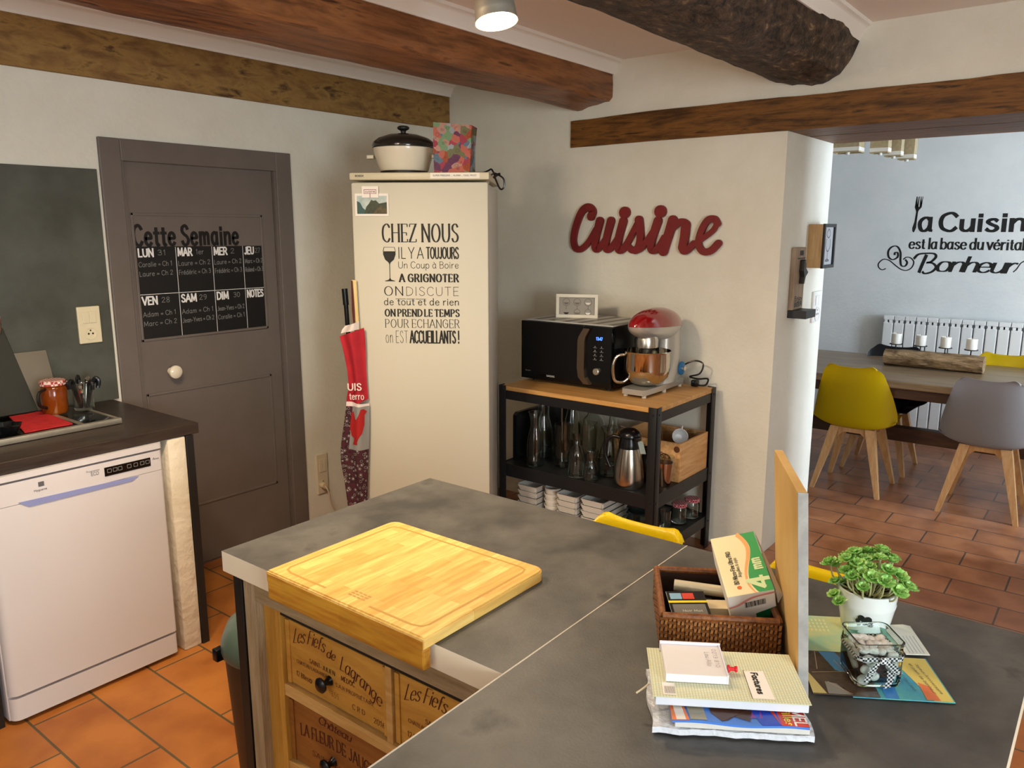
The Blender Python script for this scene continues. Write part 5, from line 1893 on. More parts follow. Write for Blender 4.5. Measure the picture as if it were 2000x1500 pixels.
grid(bm, 30, 8, mgz)
ex = bmesh.ops.extrude_face_region(bm, geom=list(bm.faces))
bmesh.ops.translate(bm, verts=[v for v in ex['geom'] if isinstance(v, bmesh.types.BMVert)], vec=(0, 0, .0035))
part('pages', bm, M('magazine_blue', '#4A7ACB', .25), t, smooth=False)


def mgp(u, v, l=.0006): return mgz(u, v) + UP * (.0035 + l)


for nm, pts, c in (('orange_print', [(0, 0), (.13, 0), (.10, .3), (0, .3)], '#D8743A'), ('white_print', [(.035, .01), (.105, .01), (.085, .3), (.02, .3)], '#DAD4CC'), ('stone_photo', [(.14, .02), (.26, .02), (.25, .3), (.12, .3)], '#8C8A78'), ('brown_photo', [(.30, .16), (.37, .03), (.42, .06), (.47, .13), (.58, .06), (.64, .3), (.30, .3)], '#4A3026'), ('deep_blue_print', [(.66, .0), (.80, .0), (.80, .3), (.60, .3)], '#2B48B8'), ('purple_print', [(.58, .12), (.68, .12), (.68, .3), (.57, .3)], '#8E3A8E'), ('red_banner', [(.80, 0), (1, 0), (1, .3), (.74, .3)], '#C23A2C')):
    bm = B()
    bm.faces.new([bm.verts.new(mgp(*p)) for p in pts])
    part(nm, bm, M(nm, c, .25), t, smooth=False)
bm = B()
text(bm, 'MEL', mgp(.905, .27, .0013), -p2, p1, .036, .016, .0026)
part('title_print', bm, PAPER, t, smooth=False)
bm = B()
text(bm, 'filles', mgp(.835, .27, .0013), -p2, p1, .036, .011, .0018)
part('subtitle_print', bm, M('yellow_print', '#E6D04A', .3), t, smooth=False)

FOLD = brick('grid_cover', '#E2E0C0', '#D9D8BE', '#B9BE9E', .0042, .0042, (0, 0), 0, 1, .0008, .6, off=0, bump=0)
t = thing('invoice_book', 'invoice book with checked pale cover on top of the paper stack', 'book', stk(.1, .085, IZ + .034), math.atan2(p1.y, p1.x))
bm = B()
obox(bm, stk(.001, .018, IZ + .0335), p1 * .213, p2 * .126, UP * .0145, .001)
part('pages', bm, PBLUE, t, smooth=False)
bm = B()
obox(bm, stk(-.003, .014, IZ + .0482), p1 * .219, p2 * .133, UP * .0012)
part('cover', bm, FOLD, t, smooth=False)
ZC = IZ + .0499
bm = B()
quad(bm, [stk(.137, .021, ZC), stk(.168, .021, ZC), stk(.166, .094, ZC), stk(.137, .092, ZC)])
o = part('label', bm, PAPER, t, smooth=False)
bm = B()
text(bm, 'Factures', stk(.147, .088, ZC + .0004), -p2, p1, .055, .0085, .0022)
ribbon(bm, [(.1365, .02), (.1365, .094)], .0008, .0008, lambda p: stk(p[0], p[1], ZC + .0003))
part('label_print', bm, INK, o, smooth=False)
bm = B()
quad(bm, [stk(.012, .019, ZC), stk(.030, .019, ZC), stk(.030, .05, ZC), stk(.012, .05, ZC)])
o = part('barcode_label', bm, PAPER, t, smooth=False)
bm = B()
for k in range(9): quad(bm, [stk(.015 + .0017 * k, .022, ZC + .0003), stk(.0157 + .0017 * k, .022, ZC + .0003), stk(.0157 + .0017 * k, .040, ZC + .0003), stk(.015 + .0017 * k, .040, ZC + .0003)])
part('barcode', bm, GREYINK, o, smooth=False)

ZM = IZ + .0502
t = thing('memo_box', 'white memo block box with handwriting on top of the invoice book', 'notepad', stk(.06, .10, ZM))
bm = B()
obox(bm, stk(.018, .052, ZM), p1 * .088, p2 * .088, UP * .0125, .0008)
part('block', bm, M('memo_white', '#DCD8D8', .6), t, smooth=False)
bm = B()
obox(bm, stk(.016, .138, ZM), p1 * .093, p2 * .003, UP * .0165, .0005)
obox(bm, stk(.106, .052, ZM), p1 * .0025, p2 * .089, UP * .0145, .0005)
part('box_rim', bm, M('memo_rim', '#D9D8E4', .6), t, smooth=False)
bm = B()
text(bm, '0213 810', stk(.094, .128, ZM + .0129), -p2, p1, .052, .006, .0006)
text(bm, 'Lou Allo', stk(.082, .118, ZM + .0129), -p2, p1, .040, .007, .0006)
part('handwriting', bm, M('pencil_grey', '#9A8E96', .7), t, smooth=False)
bm = B()
pc = stk(.119, .085, ZC + .0006)
Mx = Matrix.Translation(pc + UP * .006) @ Matrix.Rotation(math.atan2(p1.y, p1.x), 4, 'Z') @ Matrix.Rotation(R(90), 4, 'Y')
lathe(bm, [(0, -.007), (.0055, -.007), (.0055, -.004), (.003, -.003), (.003, .003), (.0045, .004), (.0045, .007), (0, .007)], M=Mx, seg=16)
single('push_pin', 'red push pin lying on the invoice book beside the memo box', 'pin', bm, M('red_plastic', '#C81E28', .3), pc)
bm = B()
tube(bm, cr([stk(-.005, .06, IZ + .040), stk(-.015, .052, IZ + .036), stk(-.024, .05, IZ + .030)], 4), .0014, 6)
single('bookmark_string', 'short pale string end sticking out left of the invoice book', 'string', bm, M('pale_string', '#D8C8A8', .8), stk(-.012, .055, IZ + .031))

# leaflets right of the upright board
q1, q2 = Vector((.53, -.848, 0)), Vector((.87, .49, 0))


def lf(u, d, z): return Vector((1.140, .309, 0)) + q1 * u + q2 * d + UP * z


def leaflet(name, label, cat, pts, z, mat, zt=.0012):
    t = thing(name, label, cat, Vector((sum(p.x for p in pts) / len(pts), sum(p.y for p in pts) / len(pts), z)))
    bm = B()
    prism(bm, [(p.x, p.y) for p in pts], (0, 0, z), (1, 0, 0), (0, 1, 0), (0, 0, zt))
    part('sheet', bm, mat, t, smooth=False)
    return t


YG = M('leaflet_yellow_green', '#C9CF94', .4, c2='#8CC4B0', ns=9, lo=.4, hi=.6)
t = leaflet('leaflet', 'yellow-green leaflet lying behind the glass jar and plant pot', 'leaflet', [lf(.004, .13, 0), lf(.17, .13, 0), lf(.17, .262, 0), lf(.004, .262, 0)], IZ + .0008, YG)
bm = B()
for k in range(7):
    for j in range(4):
        u, d = .028 + .007 * k, .205 + .012 * j
        quad(bm, [lf(u, d, IZ + .0023), lf(u + .0035, d, IZ + .0023), lf(u + .0035, d + .008, IZ + .0023), lf(u, d + .008, IZ + .0023)])
part('print', bm, M('pale_yellow_print', '#DDDDA8', .4), t, smooth=False)
t = leaflet('flyer', 'bright blue, turquoise and yellow flyer under the glass pebble jar', 'flyer', [lf(.06, 0, 0), lf(.208, 0, 0), lf(.208, .125, 0), lf(.06, .125, 0)], IZ + .0024, M('flyer_turquoise', '#62B8AC', .3, c2='#3F93B8', ns=14))
for nm, pts, c in (('yellow_band', [(.150, .125), (.178, 0), (.206, .001), (.206, .124)], '#D8C46A'), ('blue_band', [(.108, .001), (.128, .001), (.135, .09), (.125, .124), (.116, .124)], '#3E86CC'), ('orange_corner', [(.168, .002), (.188, .002), (.184, .04), (.170, .05)], '#DC7A4C')):
    bm = B()
    bm.faces.new([bm.verts.new(lf(u, d, IZ + .0039 + (.0003 if nm == 'orange_corner' else 0))) for u, d in pts])
    part(nm, bm, M(nm, c, .3), t, smooth=False)
bm = B()
for k, s in enumerate(('Joyeux Anniversaire', 'et plein de bonheur')): text(bm, s, lf(.184 - .010 * k, .105, IZ + .0044), -q2 + q1 * .12, q1, .085, .005, .0006)
for k, s in enumerate(('merci pour tout', 'et merci')): text(bm, s, lf(.150 - .010 * k, .085, IZ + .0044), -q2 + q1 * .12, q1, .06 - .02 * k, .004, .0006)
part('handwriting', bm, GREYINK, t, smooth=False)
t = leaflet('postcard', 'dark photo postcard with blue sky patch between upright board and jar', 'postcard', [lf(.001, 0, 0), lf(.100, 0, 0), lf(.100, .128, 0), lf(.001, .128, 0)], IZ + .0047, M('photo_dark', '#3A2C26', .25, c2='#5A4A3C', ns=30, c3='#1E1A18'))
for nm, pts, c in (('sky', [(.036, .126), (.062, .126), (.085, .055), (.05, .07)], '#4E90D2'), ('yellow_strip', [(.001, .001), (.022, .001), (.002, .075)], '#C8B878'), ('grey_rock', [(.024, .001), (.058, .001), (.042, .03), (.026, .035)], '#8A8680')):
    bm = B()
    bm.faces.new([bm.verts.new(lf(u, d, IZ + .0062)) for u, d in pts])
    part(nm, bm, M(nm, c, .25), t, smooth=False)
bm = B()
for a, b_ in (((.03, .126), (.022, .07)), ((.055, .10), (.075, .03)), ((.03, .035), (.06, .002)), ((.012, .06), (.09, .07))): ribbon(bm, [a, b_], .0012, .0012, lambda p: lf(p[0], p[1], IZ + .0063))
part('wires', bm, M('wire_print', '#A8907A', .3), t, smooth=False)
wp = [Vector((1.350, .222, 0)), Vector((1.372, .190, 0)), Vector((1.458, .238, 0)), Vector((1.456, .250, 0)), Vector((1.434, .275, 0))]
t = leaflet('card', 'white and blue-lined card lying right of the plant pot', 'card', wp, IZ + .0050, M('card_white', '#E2E6DC', .4))
bm = B()
for k in range(5):
    a = wp[0].lerp(wp[1], .2 + .15 * k) + Vector((.004, .002, 0))
    ribbon(bm, [(a.x, a.y), (a.x + .05, a.y + .028)], .0008, .0008, lambda p: Vector((p[0], p[1], IZ + .0065)))
part('lines', bm, M('blue_line', '#8EA8C0', .5), t, smooth=False)

# plant
px_, py_, pz_ = 1.405, .302, IZ + .0068
t = thing('potted_plant', 'small green succulent in a white ceramic pot on the island', 'potted plant', (px_, py_, pz_))
bm = B()
lathe(bm, [(0, 0), (.036, 0), (.039, .003), (.046, .040), (.0475, .046), (.0485, .050), (.0475, .054), (.0495, .072), (.050, .076), (.0465, .076), (.044, .055), (0, .055)], (px_, py_, pz_), 48)
part('pot', bm, M('pale_ceramic', '#DDE2E2', .2), t)
bm = B()
cyl(bm, (px_, py_, pz_ + .058), .0445, .006, 24)
part('soil', bm, M('soil', '#2A1D14', .95, c2='#4A3626', ns=90, bump=.8, bs=150), t)
bm = B()
ca = math.atan2(-py_, -px_)
for k, (da, dz, rr_) in enumerate(((-.10, .002, .006), (.10, .001, .006), (-.02, -.001, .0045), (.17, -.004, .004), (-.2, -.004, .004))):
    a = ca + da * 1.2
    lathe(bm, [(0, .0), (rr_, 0)], M=Matrix.Translation((px_ + .0464 * math.cos(a), py_ + .0464 * math.sin(a), pz_ + .034 + dz)) @ Vector((math.cos(a), math.sin(a), -.15)).to_track_quat('Z', 'Y').to_matrix().to_4x4(), seg=12)
part('painted_motif', bm, BLK, t, smooth=False)
LEAF = M('succulent_green', '#6CA648', .35, c2='#A0CC70', ns=35, c3='#4E8A54')
bm, bs_ = B(), B()
rnd = random.Random(3)
heads = []
for k in range(46):
    a = k * 2.4
    rr_ = .068 * math.sqrt((k + .5) / 46)
    hz = .132 - 9.0 * rr_ ** 2 + rnd.uniform(-.016, .012) - (.034 if k % 4 == 3 else 0)
    hp = Vector((px_ + rr_ * math.cos(a), py_ + rr_ * math.sin(a), pz_ + hz))
    heads.append((hp, Vector((math.cos(a) * rr_ * 9, math.sin(a) * rr_ * 9, 1)).normalized(), rnd.uniform(.013, .018)))
for hp, nrm, sz in heads:
    q = nrm.to_track_quat('Z', 'Y').to_matrix().to_4x4()
    for ring, (cnt, tilt, ln) in enumerate(((5, 72, .55), (7, 48, .85), (8, 20, 1.0))):
        for j in range(cnt):
            Mx = Matrix.Translation(hp) @ q @ Matrix.Rotation(2 * PI * (j + .5 * ring) / cnt, 4, 'Z') @ Matrix.Rotation(R(-tilt), 4, 'Y')
            L = sz * ln
            rows2_ = []
            for s_, wv in ((0, .14), (.35, .26), (.7, .34), (.9, .28), (1, .05)):
                rows2_.append([bm.verts.new(Mx @ Vector((L * s_, sg * L * wv, zz + L * .14 * s_ * s_))) for sg, zz in ((-1, 0), (0, L * .10), (1, 0), (0, -L * .06))])
            for r1, r2_ in zip(rows2_, rows2_[1:]):
                for i in range(4): bm.faces.new((r1[i], r1[(i + 1) % 4], r2_[(i + 1) % 4], r2_[i]))
    base = Vector((px_ + (hp.x - px_) * .35, py_ + (hp.y - py_) * .35, pz_ + .062))
    tube(bs_, cr([base, base.lerp(hp, .4) + Vector(((hp.x - px_) * .25, (hp.y - py_) * .25, 0)), hp], 4), .0016, 6)
part('rosettes', bm, LEAF, t)
part('stems', bs_, M('pale_stem', '#A8A878', .6), t)

# square glass jar with pebbles
j1, j2 = Vector((.62, -.785, 0)), Vector((.785, .62, 0))
jc = Vector((1.240, .253, IZ + .0068))
t = thing('pebble_jar', 'square glass jar of white pebbles tied with gingham ribbon', 'jar', jc, math.atan2(j1.y, j1.x))


def rrect(h, r, n=4):
    o = []
    for cx2, cy2, a0 in ((h - r, h - r, 0), (-h + r, h - r, 90), (-h + r, -h + r, 180), (h - r, -h + r, 270)):
        o += [(cx2 + r * math.cos(R(a0 + 90 * k / n)), cy2 + r * math.sin(R(a0 + 90 * k / n))) for k in range(n + 1)]
    return o


def sqlathe(prof, mat_i=0):
    bm = B()
    rg = [[bm.verts.new(jc + j1 * p[0] + j2 * p[1] + UP * z) for p in rrect(h, max(.002, min(h * .3, .011)))] for h, z in prof]
    for a, b_ in zip(rg, rg[1:]):
        n = len(a)
        for i in range(n): bm.faces.new((a[i], a[(i + 1) % n], b_[(i + 1) % n], b_[i]))
    bm.faces.new(rg[0][::-1]); bm.faces.new(rg[-1])
    return bm


part('glass', sqlathe([(.030, 0), (.034, .003), (.036, .012), (.036, .060), (.035, .066), (.037, .070), (.037, .074), (.0345, .074), (.033, .066), (.0335, .058), (.0335, .012), (.030, .006)]), glass('jar_glass', '#F0FAF8'), t)
GING = checker('gingham_ribbon', '#E8ECEA', '#1A2A34', 300, .7)
bm = B()
rb = [[bm.verts.new(jc + j1 * p[0] + j2 * p[1] + UP * z) for p in rrect(.0368, .0112)] for z in (.046, .054)]
n = len(rb[0])
for i in range(n): bm.faces.new((rb[0][i], rb[0][(i + 1) % n], rb[1][(i + 1) % n], rb[1][i]))


def jf(u, z, o=.0375): return jc + j1 * u - j2 * o + UP * z


for path in ([(.0, .050, .039), (-.010, .044, .042), (-.018, .028, .040), (-.022, .014, .0385)], [(.0, .050, .039), (.009, .046, .042), (.020, .034, .041), (.026, .027, .0395)], [(.013, .034, .0395), (.014, .020, .0392), (.010, .004, .039)]):
    P = cr([jf(*q) for q in path], 6)
    wd = .0055
    a = [bm.verts.new(p + j1 * wd + UP * .0015) for p in P]
    b_ = [bm.verts.new(p - j1 * wd - UP * .0015) for p in P]
    for i in range(len(P) - 1): bm.faces.new((a[i], b_[i], b_[i + 1], a[i + 1]))
bmesh.ops.solidify(bm, geom=list(bm.faces), thickness=.0006)
part('ribbon', bm, GING, t, smooth=False)
bm = B()
obox(bm, jf(-.005, .045, .043), j1 * .010, UP * .010, j2 * .006, .002)
part('ribbon_knot', bm, GING, t)
bm = B()
obox(bm, jc - j1 * .024 - j2 * .024 + UP * .0085, j1 * .048, j2 * .048, UP * .036, .004)
part('bark', bm, M('dark_bark', '#2E1A10', .9, c2='#5A3018', ns=70, bump=1, bs=120), t)
bm = B()
bmesh.ops.create_icosphere(bm, subdivisions=2, radius=1)
for v in bm.verts:
    v.co = Vector((v.co.x * .0098, v.co.y * .0072, v.co.z * .0050)) * (1 + .12 * noise.noise(v.co * 2.2))
peb = None
PEB = M('white_pebble', '#E8E6E2', .45, c2='#CFCDC8', ns=120)
rnd = random.Random(11)
spots_ = []
for lay in range(9):
    z = .0115 + lay * .0056
    for k in range(6):
        side = (k + lay) % 4
        s = -.022 + .044 * ((k * .37 + lay * .23) % 1)
        if lay < 8:
            u, d = ((s, -.0272), (s, .0272), (-.0272, s), (.0272, s))[side]
            if k > 3: continue
        else:
            u, d = -.020 + .0133 * (k % 4), -.018 + .018 * (k // 2)
        spots_.append((u, d, z, side))
for i in range(4):
    for k in range(3): spots_.append((-.019 + .0128 * i + .003 * (k % 2), -.018 + .017 * k, .0545 + .001 * ((i + k) % 2), 4))
for i, (u, d, z, side) in enumerate(spots_):
    loc = jc + j1 * u + j2 * d + UP * z
    lb = 'small white pebble inside the square glass jar'
    if peb is None:
        peb = single('pebble', lb, 'pebble', bm, PEB, loc, 'white pebbles in the glass jar', local=True)
        o = peb
    else:
        o = peb.copy(); COL.objects.link(o); o.location = loc
    o.rotation_euler = (rnd.uniform(-.5, .5), rnd.uniform(-.5, .5), rnd.uniform(0, 3)) if side >= 2 and z > .05 else (PI / 2 * .8, 0, math.atan2(j1.y, j1.x) + (0 if side < 2 else PI / 2) + rnd.uniform(-.3, .3))

# pedal bin left of the island
t = thing('waste_bin', 'dark green lidded waste bin standing behind the left end of the island', 'bin', (1.20, 1.775, 0))
bm = B()
lathe(bm, [(0, 0), (.115, 0), (.12, .01), (.145, .49), (.145, .505), (0, .505)], (1.20, 1.775, .001), 40)
part('body', bm, M('bin_brown', '#3A2A1C', .5), t)
bm = B()
lathe(bm, [(.152, .0), (.155, .01), (.152, .035), (.135, .075), (.10, .098), (.05, .106), (0, .108)], (1.20, 1.775, .506), 40)
part('lid', bm, M('bin_green', '#4A5A50', .35), t, 'grey-green domed lid')
bm = B()
hb = Vector((1.20, 1.775, .51)) + Vector((-.88, .49, 0)) * .158
box(bm, (-.014, -.012, -.02), (.012, .012, .016), .004, M=Matrix.Translation(hb))
part('lid_clip', bm, BP, t)
# ------------------------------------------------------------------ lamp on the kitchen ceiling
lc = Vector((1.742, 1.415, 2.195))
ax_ = Vector((.05, .20, 1)).normalized()
Mx = Matrix.Translation(lc) @ ax_.to_track_quat('Z', 'Y').to_matrix().to_4x4()
t = thing('ceiling_lamp', 'galvanised bucket-shaped ceiling spotlight, switched on', 'lamp', lc)
bm = B()
lathe(bm, [(.058, 0), (.0575, .004), (.055, .022), (.0555, .026), (.054, .03), (.0545, .036), (.053, .04), (.0535, .046), (.052, .05), (.043, .15), (.03, .155), (.03, .20), (.0, .20)], seg=48, M=Mx)
lathe(bm, [(.0565, .001), (.040, .14), (0, .142)], seg=48, M=Mx)
part('shade', bm, M('galvanised', '#C4BEB0', .42, .7), t)
bm = B()
lathe(bm, [(0, .004), (.05, .005)], seg=32, M=Mx)
part('bulb', bm, M('lit_bulb', '#FFF3D8', .5, emit='#FFE3AE', es=60), t, smooth=False)
bm = B()
tube(bm, [Mx @ Vector((0, 0, .19)), Mx @ Vector((0, 0, .23)), Vector((lc.x - .06, lc.y + .03, 2.47)), Vector((lc.x - .06, lc.y + .03, 2.5295))], .010, 10)
cyl(bm, (lc.x - .06, lc.y + .03, 2.50), .045, .0295, 24)
part('arm', bm, bpy.data.materials['galvanised'], t)
spot('ceiling_lamp_light', Mx @ Vector((0, 0, .012)), 55, aim=-ax_, size=150)

# ------------------------------------------------------------------ things on the side of the opening
RY = 1.345
t = thing('bottle_opener', 'wall-mounted wooden plank bottle opener with black cap tray', 'bottle opener', (4.05, RY, 1.2))
bm = B()
box(bm, (3.965, RY - .026, 1.255), (4.115, RY - .001, 1.565), .004)
part('plank', bm, wood('plank_wood', '#8A7460', '#A8937C', 2, 6, .7, 8, .2), t, smooth=False)
bm = B()
prism(bm, [(4.028, 1.50), (4.042, 1.505), (4.056, 1.462), (4.09, 1.44), (4.056, 1.42), (4.042, 1.385), (4.03, 1.385), (4.036, 1.42), (4.024, 1.45)], (0, RY - .027, 0), (1, 0, 0), (0, 0, 1), (0, -.024, 0))
part('opener', bm, BLK, t, smooth=False)
bm = B()
box(bm, (3.965, RY - .095, 1.215), (4.115, RY - .001, 1.255), .002)
part('cap_tray', bm, M('dark_grey_metal', '#2A2D30', .5), t, smooth=False)
bm = B()
yy = RY - .0268
quad(bm, [(4.02, yy, 1.525), (4.075, yy, 1.525), (4.075, yy, 1.55), (4.02, yy, 1.55)])
quad(bm, [(3.99, yy, 1.508), (4.11, yy, 1.508), (4.11, yy, 1.514), (3.99, yy, 1.514)])
text(bm, 'Enjoy', (3.985, yy, 1.30), (1, 0, 0), (0, 0, 1), .11, .022, .004)
text(bm, 'BEER', (3.985, yy, 1.272), (1, 0, 0), (0, 0, 1), .11, .018, .005)
part('printing', bm, INK, t, smooth=False)
t = thing('deep_frame', 'deep wooden box frame with wine glass picture on the opening side wall', 'picture frame', (4.3, RY, 1.457))
bm = B()
box(bm, (4.205, RY - .074, 1.457), (4.392, RY - .001, 1.68), .001)
part('wooden_box', bm, wood('oak_box', '#B08A5A', '#C8A474', 2, 6, .5, 7, .1), t, smooth=False)
bm = B()
for a, b_ in (((4.203, 1.455), (4.394, 1.472)), ((4.203, 1.665), (4.394, 1.682)), ((4.203, 1.472), (4.220, 1.665)), ((4.377, 1.472), (4.394, 1.665))):
    box(bm, (a[0], RY - .086, a[1]), (b_[0], RY - .074, b_[1]), .001)
part('black_frame', bm, BLK, t, smooth=False)
bm = B()
quad(bm, [(4.22, RY - .0755, 1.472), (4.377, RY - .0755, 1.472), (4.377, RY - .0755, 1.665), (4.22, RY - .0755, 1.665)])
o = part('print', bm, M('silver_print', '#B9BCC0', .4), t, smooth=False)
bm = B()
q = lambda p: Vector((p[0], RY - .0762, p[1]))
for pts in ([(4.27, 1.605), (4.262, 1.57), (4.285, 1.545), (4.30, 1.542), (4.315, 1.545), (4.338, 1.57), (4.33, 1.605)], [(4.30, 1.542), (4.30, 1.50)], [(4.27, 1.492), (4.30, 1.50), (4.33, 1.492), (4.27, 1.492)], [(4.27, 1.63), (4.30, 1.655), (4.33, 1.63), (4.30, 1.61), (4.27, 1.63)]): ribbon(bm, cr(pts, 3) if len(pts) > 2 else pts, .006, .006, q)
part('drawing', bm, GREYINK, o, smooth=False)

# ------------------------------------------------------------------ dining table
TOPD = wood('table_oak', '#6E5A42', '#8E785C', 1, 3, .35, 9, .1)
LEGD = wood('table_dark', '#3A2214', '#54341E', 1, 3, .5, 9, .1)
t = thing('dining_table', 'long dark wooden dining table in the room behind the opening', 'table', (5.6, 1.0, 0))
bm = B()
box(bm, (5.125, -.75, .705), (6.17, 2.45, .75), .006)
part('tabletop', bm, TOPD, t, smooth=False)
bm = B()
for a, b_ in (((5.18, -.6, .635), (5.21, 2.3, .704)), ((6.08, -.6, .635), (6.11, 2.3, .704)), ((5.21, -.6, .635), (6.08, -.57, .704)), ((5.21, 2.27, .635), (6.08, 2.3, .704))): box(bm, a, b_, .002)
part('apron', bm, LEGD, t, smooth=False)
for y in (-.45, 2.15):
    for x in (5.25, 6.04):
        bm = B()
        box(bm, (x - .045, y - .045, .0005), (x + .045, y + .045, .70), .004)
        part('leg', bm, LEGD, t, smooth=False)
    bm = B()
    box(bm, (5.295, y - .035, .27), (5.995, y + .035, .36), .004)
    part('cross_bar', bm, LEGD, t, smooth=False)
bm = B()
box(bm, (5.57, -.415, .272), (5.65, 2.115, .365), .004)
part('stretcher', bm, LEGD, t, smooth=False)

# chairs: moulded shell on four splayed wooden legs, facing +x
BEECH = wood('beech', '#B98A58', '#CDA272', 2, 6, .45, 8, .08)


def shell_bm(dz=0, ky=1.0):
    prof = [(.235, .445, .19, .00), (.22, .455, .215, .012), (.10, .447, .235, .030), (-.04, .425, .247, .045), (-.12, .412, .252, .062), (-.165, .428, .253, .085), (-.19, .50, .250, .105), (-.208, .60, .230, .090), (-.226, .70, .202, .062), (-.244, .79, .172, .035), (-.252, .825, .152, .022), (-.262, .832, .146, .018)]
    P = cr([(a, b_, c, d) for a, b_, c, d in prof], 4) if False else [Vector(p) for p in prof]
    # resample with Catmull-Rom in 4-D
    out = []
    n = len(prof)
    for i in range(n - 1):
        p0 = P[max(i - 1, 0)]; p1_ = P[i]; p2_ = P[i + 1]; p3 = P[min(i + 2, n - 1)]
        for k in range(4):
            s = k / 4
            out.append(.5 * ((2 * p1_) + (p2_ - p0) * s + (2 * p0 - 5 * p1_ + 4 * p2_ - p3) * s * s + (3 * p1_ - p0 - 3 * p2_ + p3) * s ** 3))
    out.append(P[-1])
    bm = B()
    m = len(out)
    nv = 21
    rows_ = []
    for i, p in enumerate(out):
        d = out[min(i + 1, m - 1)] - out[max(i - 1, 0)]
        tn = Vector((d[0], 0, d[1])).normalized()
        nr = Vector((tn.z, 0, -tn.x))            # towards the sitter
        row = []
        for j in range(nv):
            s = -1 + 2 * j / (nv - 1)
            a = abs(s)
            wv = p[2] * math.copysign(1 - (1 - a) ** 1.15, s)
            lift = p[3] * a ** 2.6
            top = max(0, (i / (m - 1) - .8) / .2)
            v = Vector((p[0], wv, p[1])) + nr * lift
            v.z += top * ((-.010 * (1 - a * a) if not dz else 0) + (.002 * math.exp(-((a - .72) / .2) ** 2)) - (.04 * max(0, (a - .7) / .3) ** 2))
            v.z += dz
            v.y *= ky
            row.append(bm.verts.new(v))
        rows_.append(row)
    for a, b_ in zip(rows_, rows_[1:]):
        for j in range(nv - 1): bm.faces.new((a[j], a[j + 1], b_[j + 1], b_[j]))
    bmesh.ops.solidify(bm, geom=list(bm.faces), thickness=.010)
    bmesh.ops.recalc_face_normals(bm, faces=bm.faces)
    return bm


def make_chair(name, label, cat, mat, group, dz=0, foot=.20):
    t = thing(name, label, cat, (0, 0, 0), 0, group)
    part('seat_shell', shell_bm(dz, .82 if dz else 1.0), mat, t)
    bm = B()
    grid(bm, 13, 13, lambda u, v: (lambda a, b_: Vector((-.125 + .33 * u, (v - .5) * 2 * (.82 if dz else 1) * (.175 - .02 * b_ ** 2), .462 + dz + .018 * (1 - a ** 4) * (1 - b_ ** 4))))((2 * u - 1), (2 * v - 1)))
    part('seat_cushion', bm, mat, t)
    for sx in (-1, 1):
        for sy in (-1, 1):
            bm = B()
            a = Vector((sx * .105, sy * .105, .415 + dz)); b_ = Vector((sx * foot, sy * foot, .0005))
            q = []
            for p, k in ((a, .027), (a.lerp(b_, .12), .027), (b_, .013)):
                q.append([bm.verts.new(p + Vector((x * k, y * k, 0))) for x, y in ((-1, -1), (1, -1), (1, 1), (-1, 1))])
            for r1, r2_ in zip(q, q[1:]):
                for i in range(4): bm.faces.new((r1[i], r1[(i + 1) % 4], r2_[(i + 1) % 4], r2_[i]))
            bm.faces.new(q[0][::-1]); bm.faces.new(q[-1])
            bmesh.ops.recalc_face_normals(bm, faces=bm.faces)
            part('leg', bm, BEECH, t, smooth=False)
    for y in (-.105, .105):
        bm = B()
        pr = [(-.085, .427), (.085, .427), (.085, .36), (.05, .385), (-.05, .385), (-.085, .36)]
        prism(bm, pr, (0, y - .014, dz), (1, 0, 0), (0, 0, 1), (0, .028, 0))
        part('side_rail', bm, BEECH, t, smooth=False)
    for x in (-.105, .105):
        bm = B()
        prism(bm, [(-.085, .427), (.085, .427), (.085, .35), (.05, .38), (-.05, .38), (-.085, .35)], (x - .014, 0, dz), (0, 1, 0), (0, 0, 1), (.028, 0, 0))
        part('cross_rail', bm, BEECH, t, smooth=False)
    return t


YEL = M('yellow_plastic', '#E2C20A', .35)
GRY = M('grey_plastic', '#ACA8AA', .35)
DRK = M('charcoal_plastic', '#1C1E22', .35)
grp = 'moulded chairs round the dining table'


def place(t, x, y, rz):
    t.location = (x, y, 0)
    t.rotation_euler = (0, 0, rz)
    MW[t.name] = Matrix.Translation((x, y, 0)) @ Matrix.Rotation(rz, 4, 'Z')


c1 = make_chair('dining_chair', 'yellow moulded chair on the near side of the dining table', 'chair', YEL, grp)
place(c1, 5.29, 1.29, 0)
c2 = make_chair('dining_chair', 'grey moulded chair on the near side of the dining table', 'chair', GRY, grp)
place(c2, 5.29, .553, 0)
c3 = make_chair('dining_chair', 'dark charcoal moulded chair on the far side of the dining table', 'chair', DRK, grp)
place(c3, 5.88, 1.27, PI)
c4 = dup(c1, (5.92, .60, 0), PI, 'yellow moulded chair on the far side of the dining table', grp)
s1 = make_chair('bar_stool', 'yellow bar stool back showing over the island edge near the worktop joint', 'stool', M('bright_yellow_plastic', '#F5DA0A', .35), 'yellow bar stools tucked under the island', .11, .19)
place(s1, 1.38, .88, PI)
s2 = dup(s1, (1.38, .43, 0), PI, 'yellow bar stool back showing between the upright board and the plant', 'yellow bar stools tucked under the island')

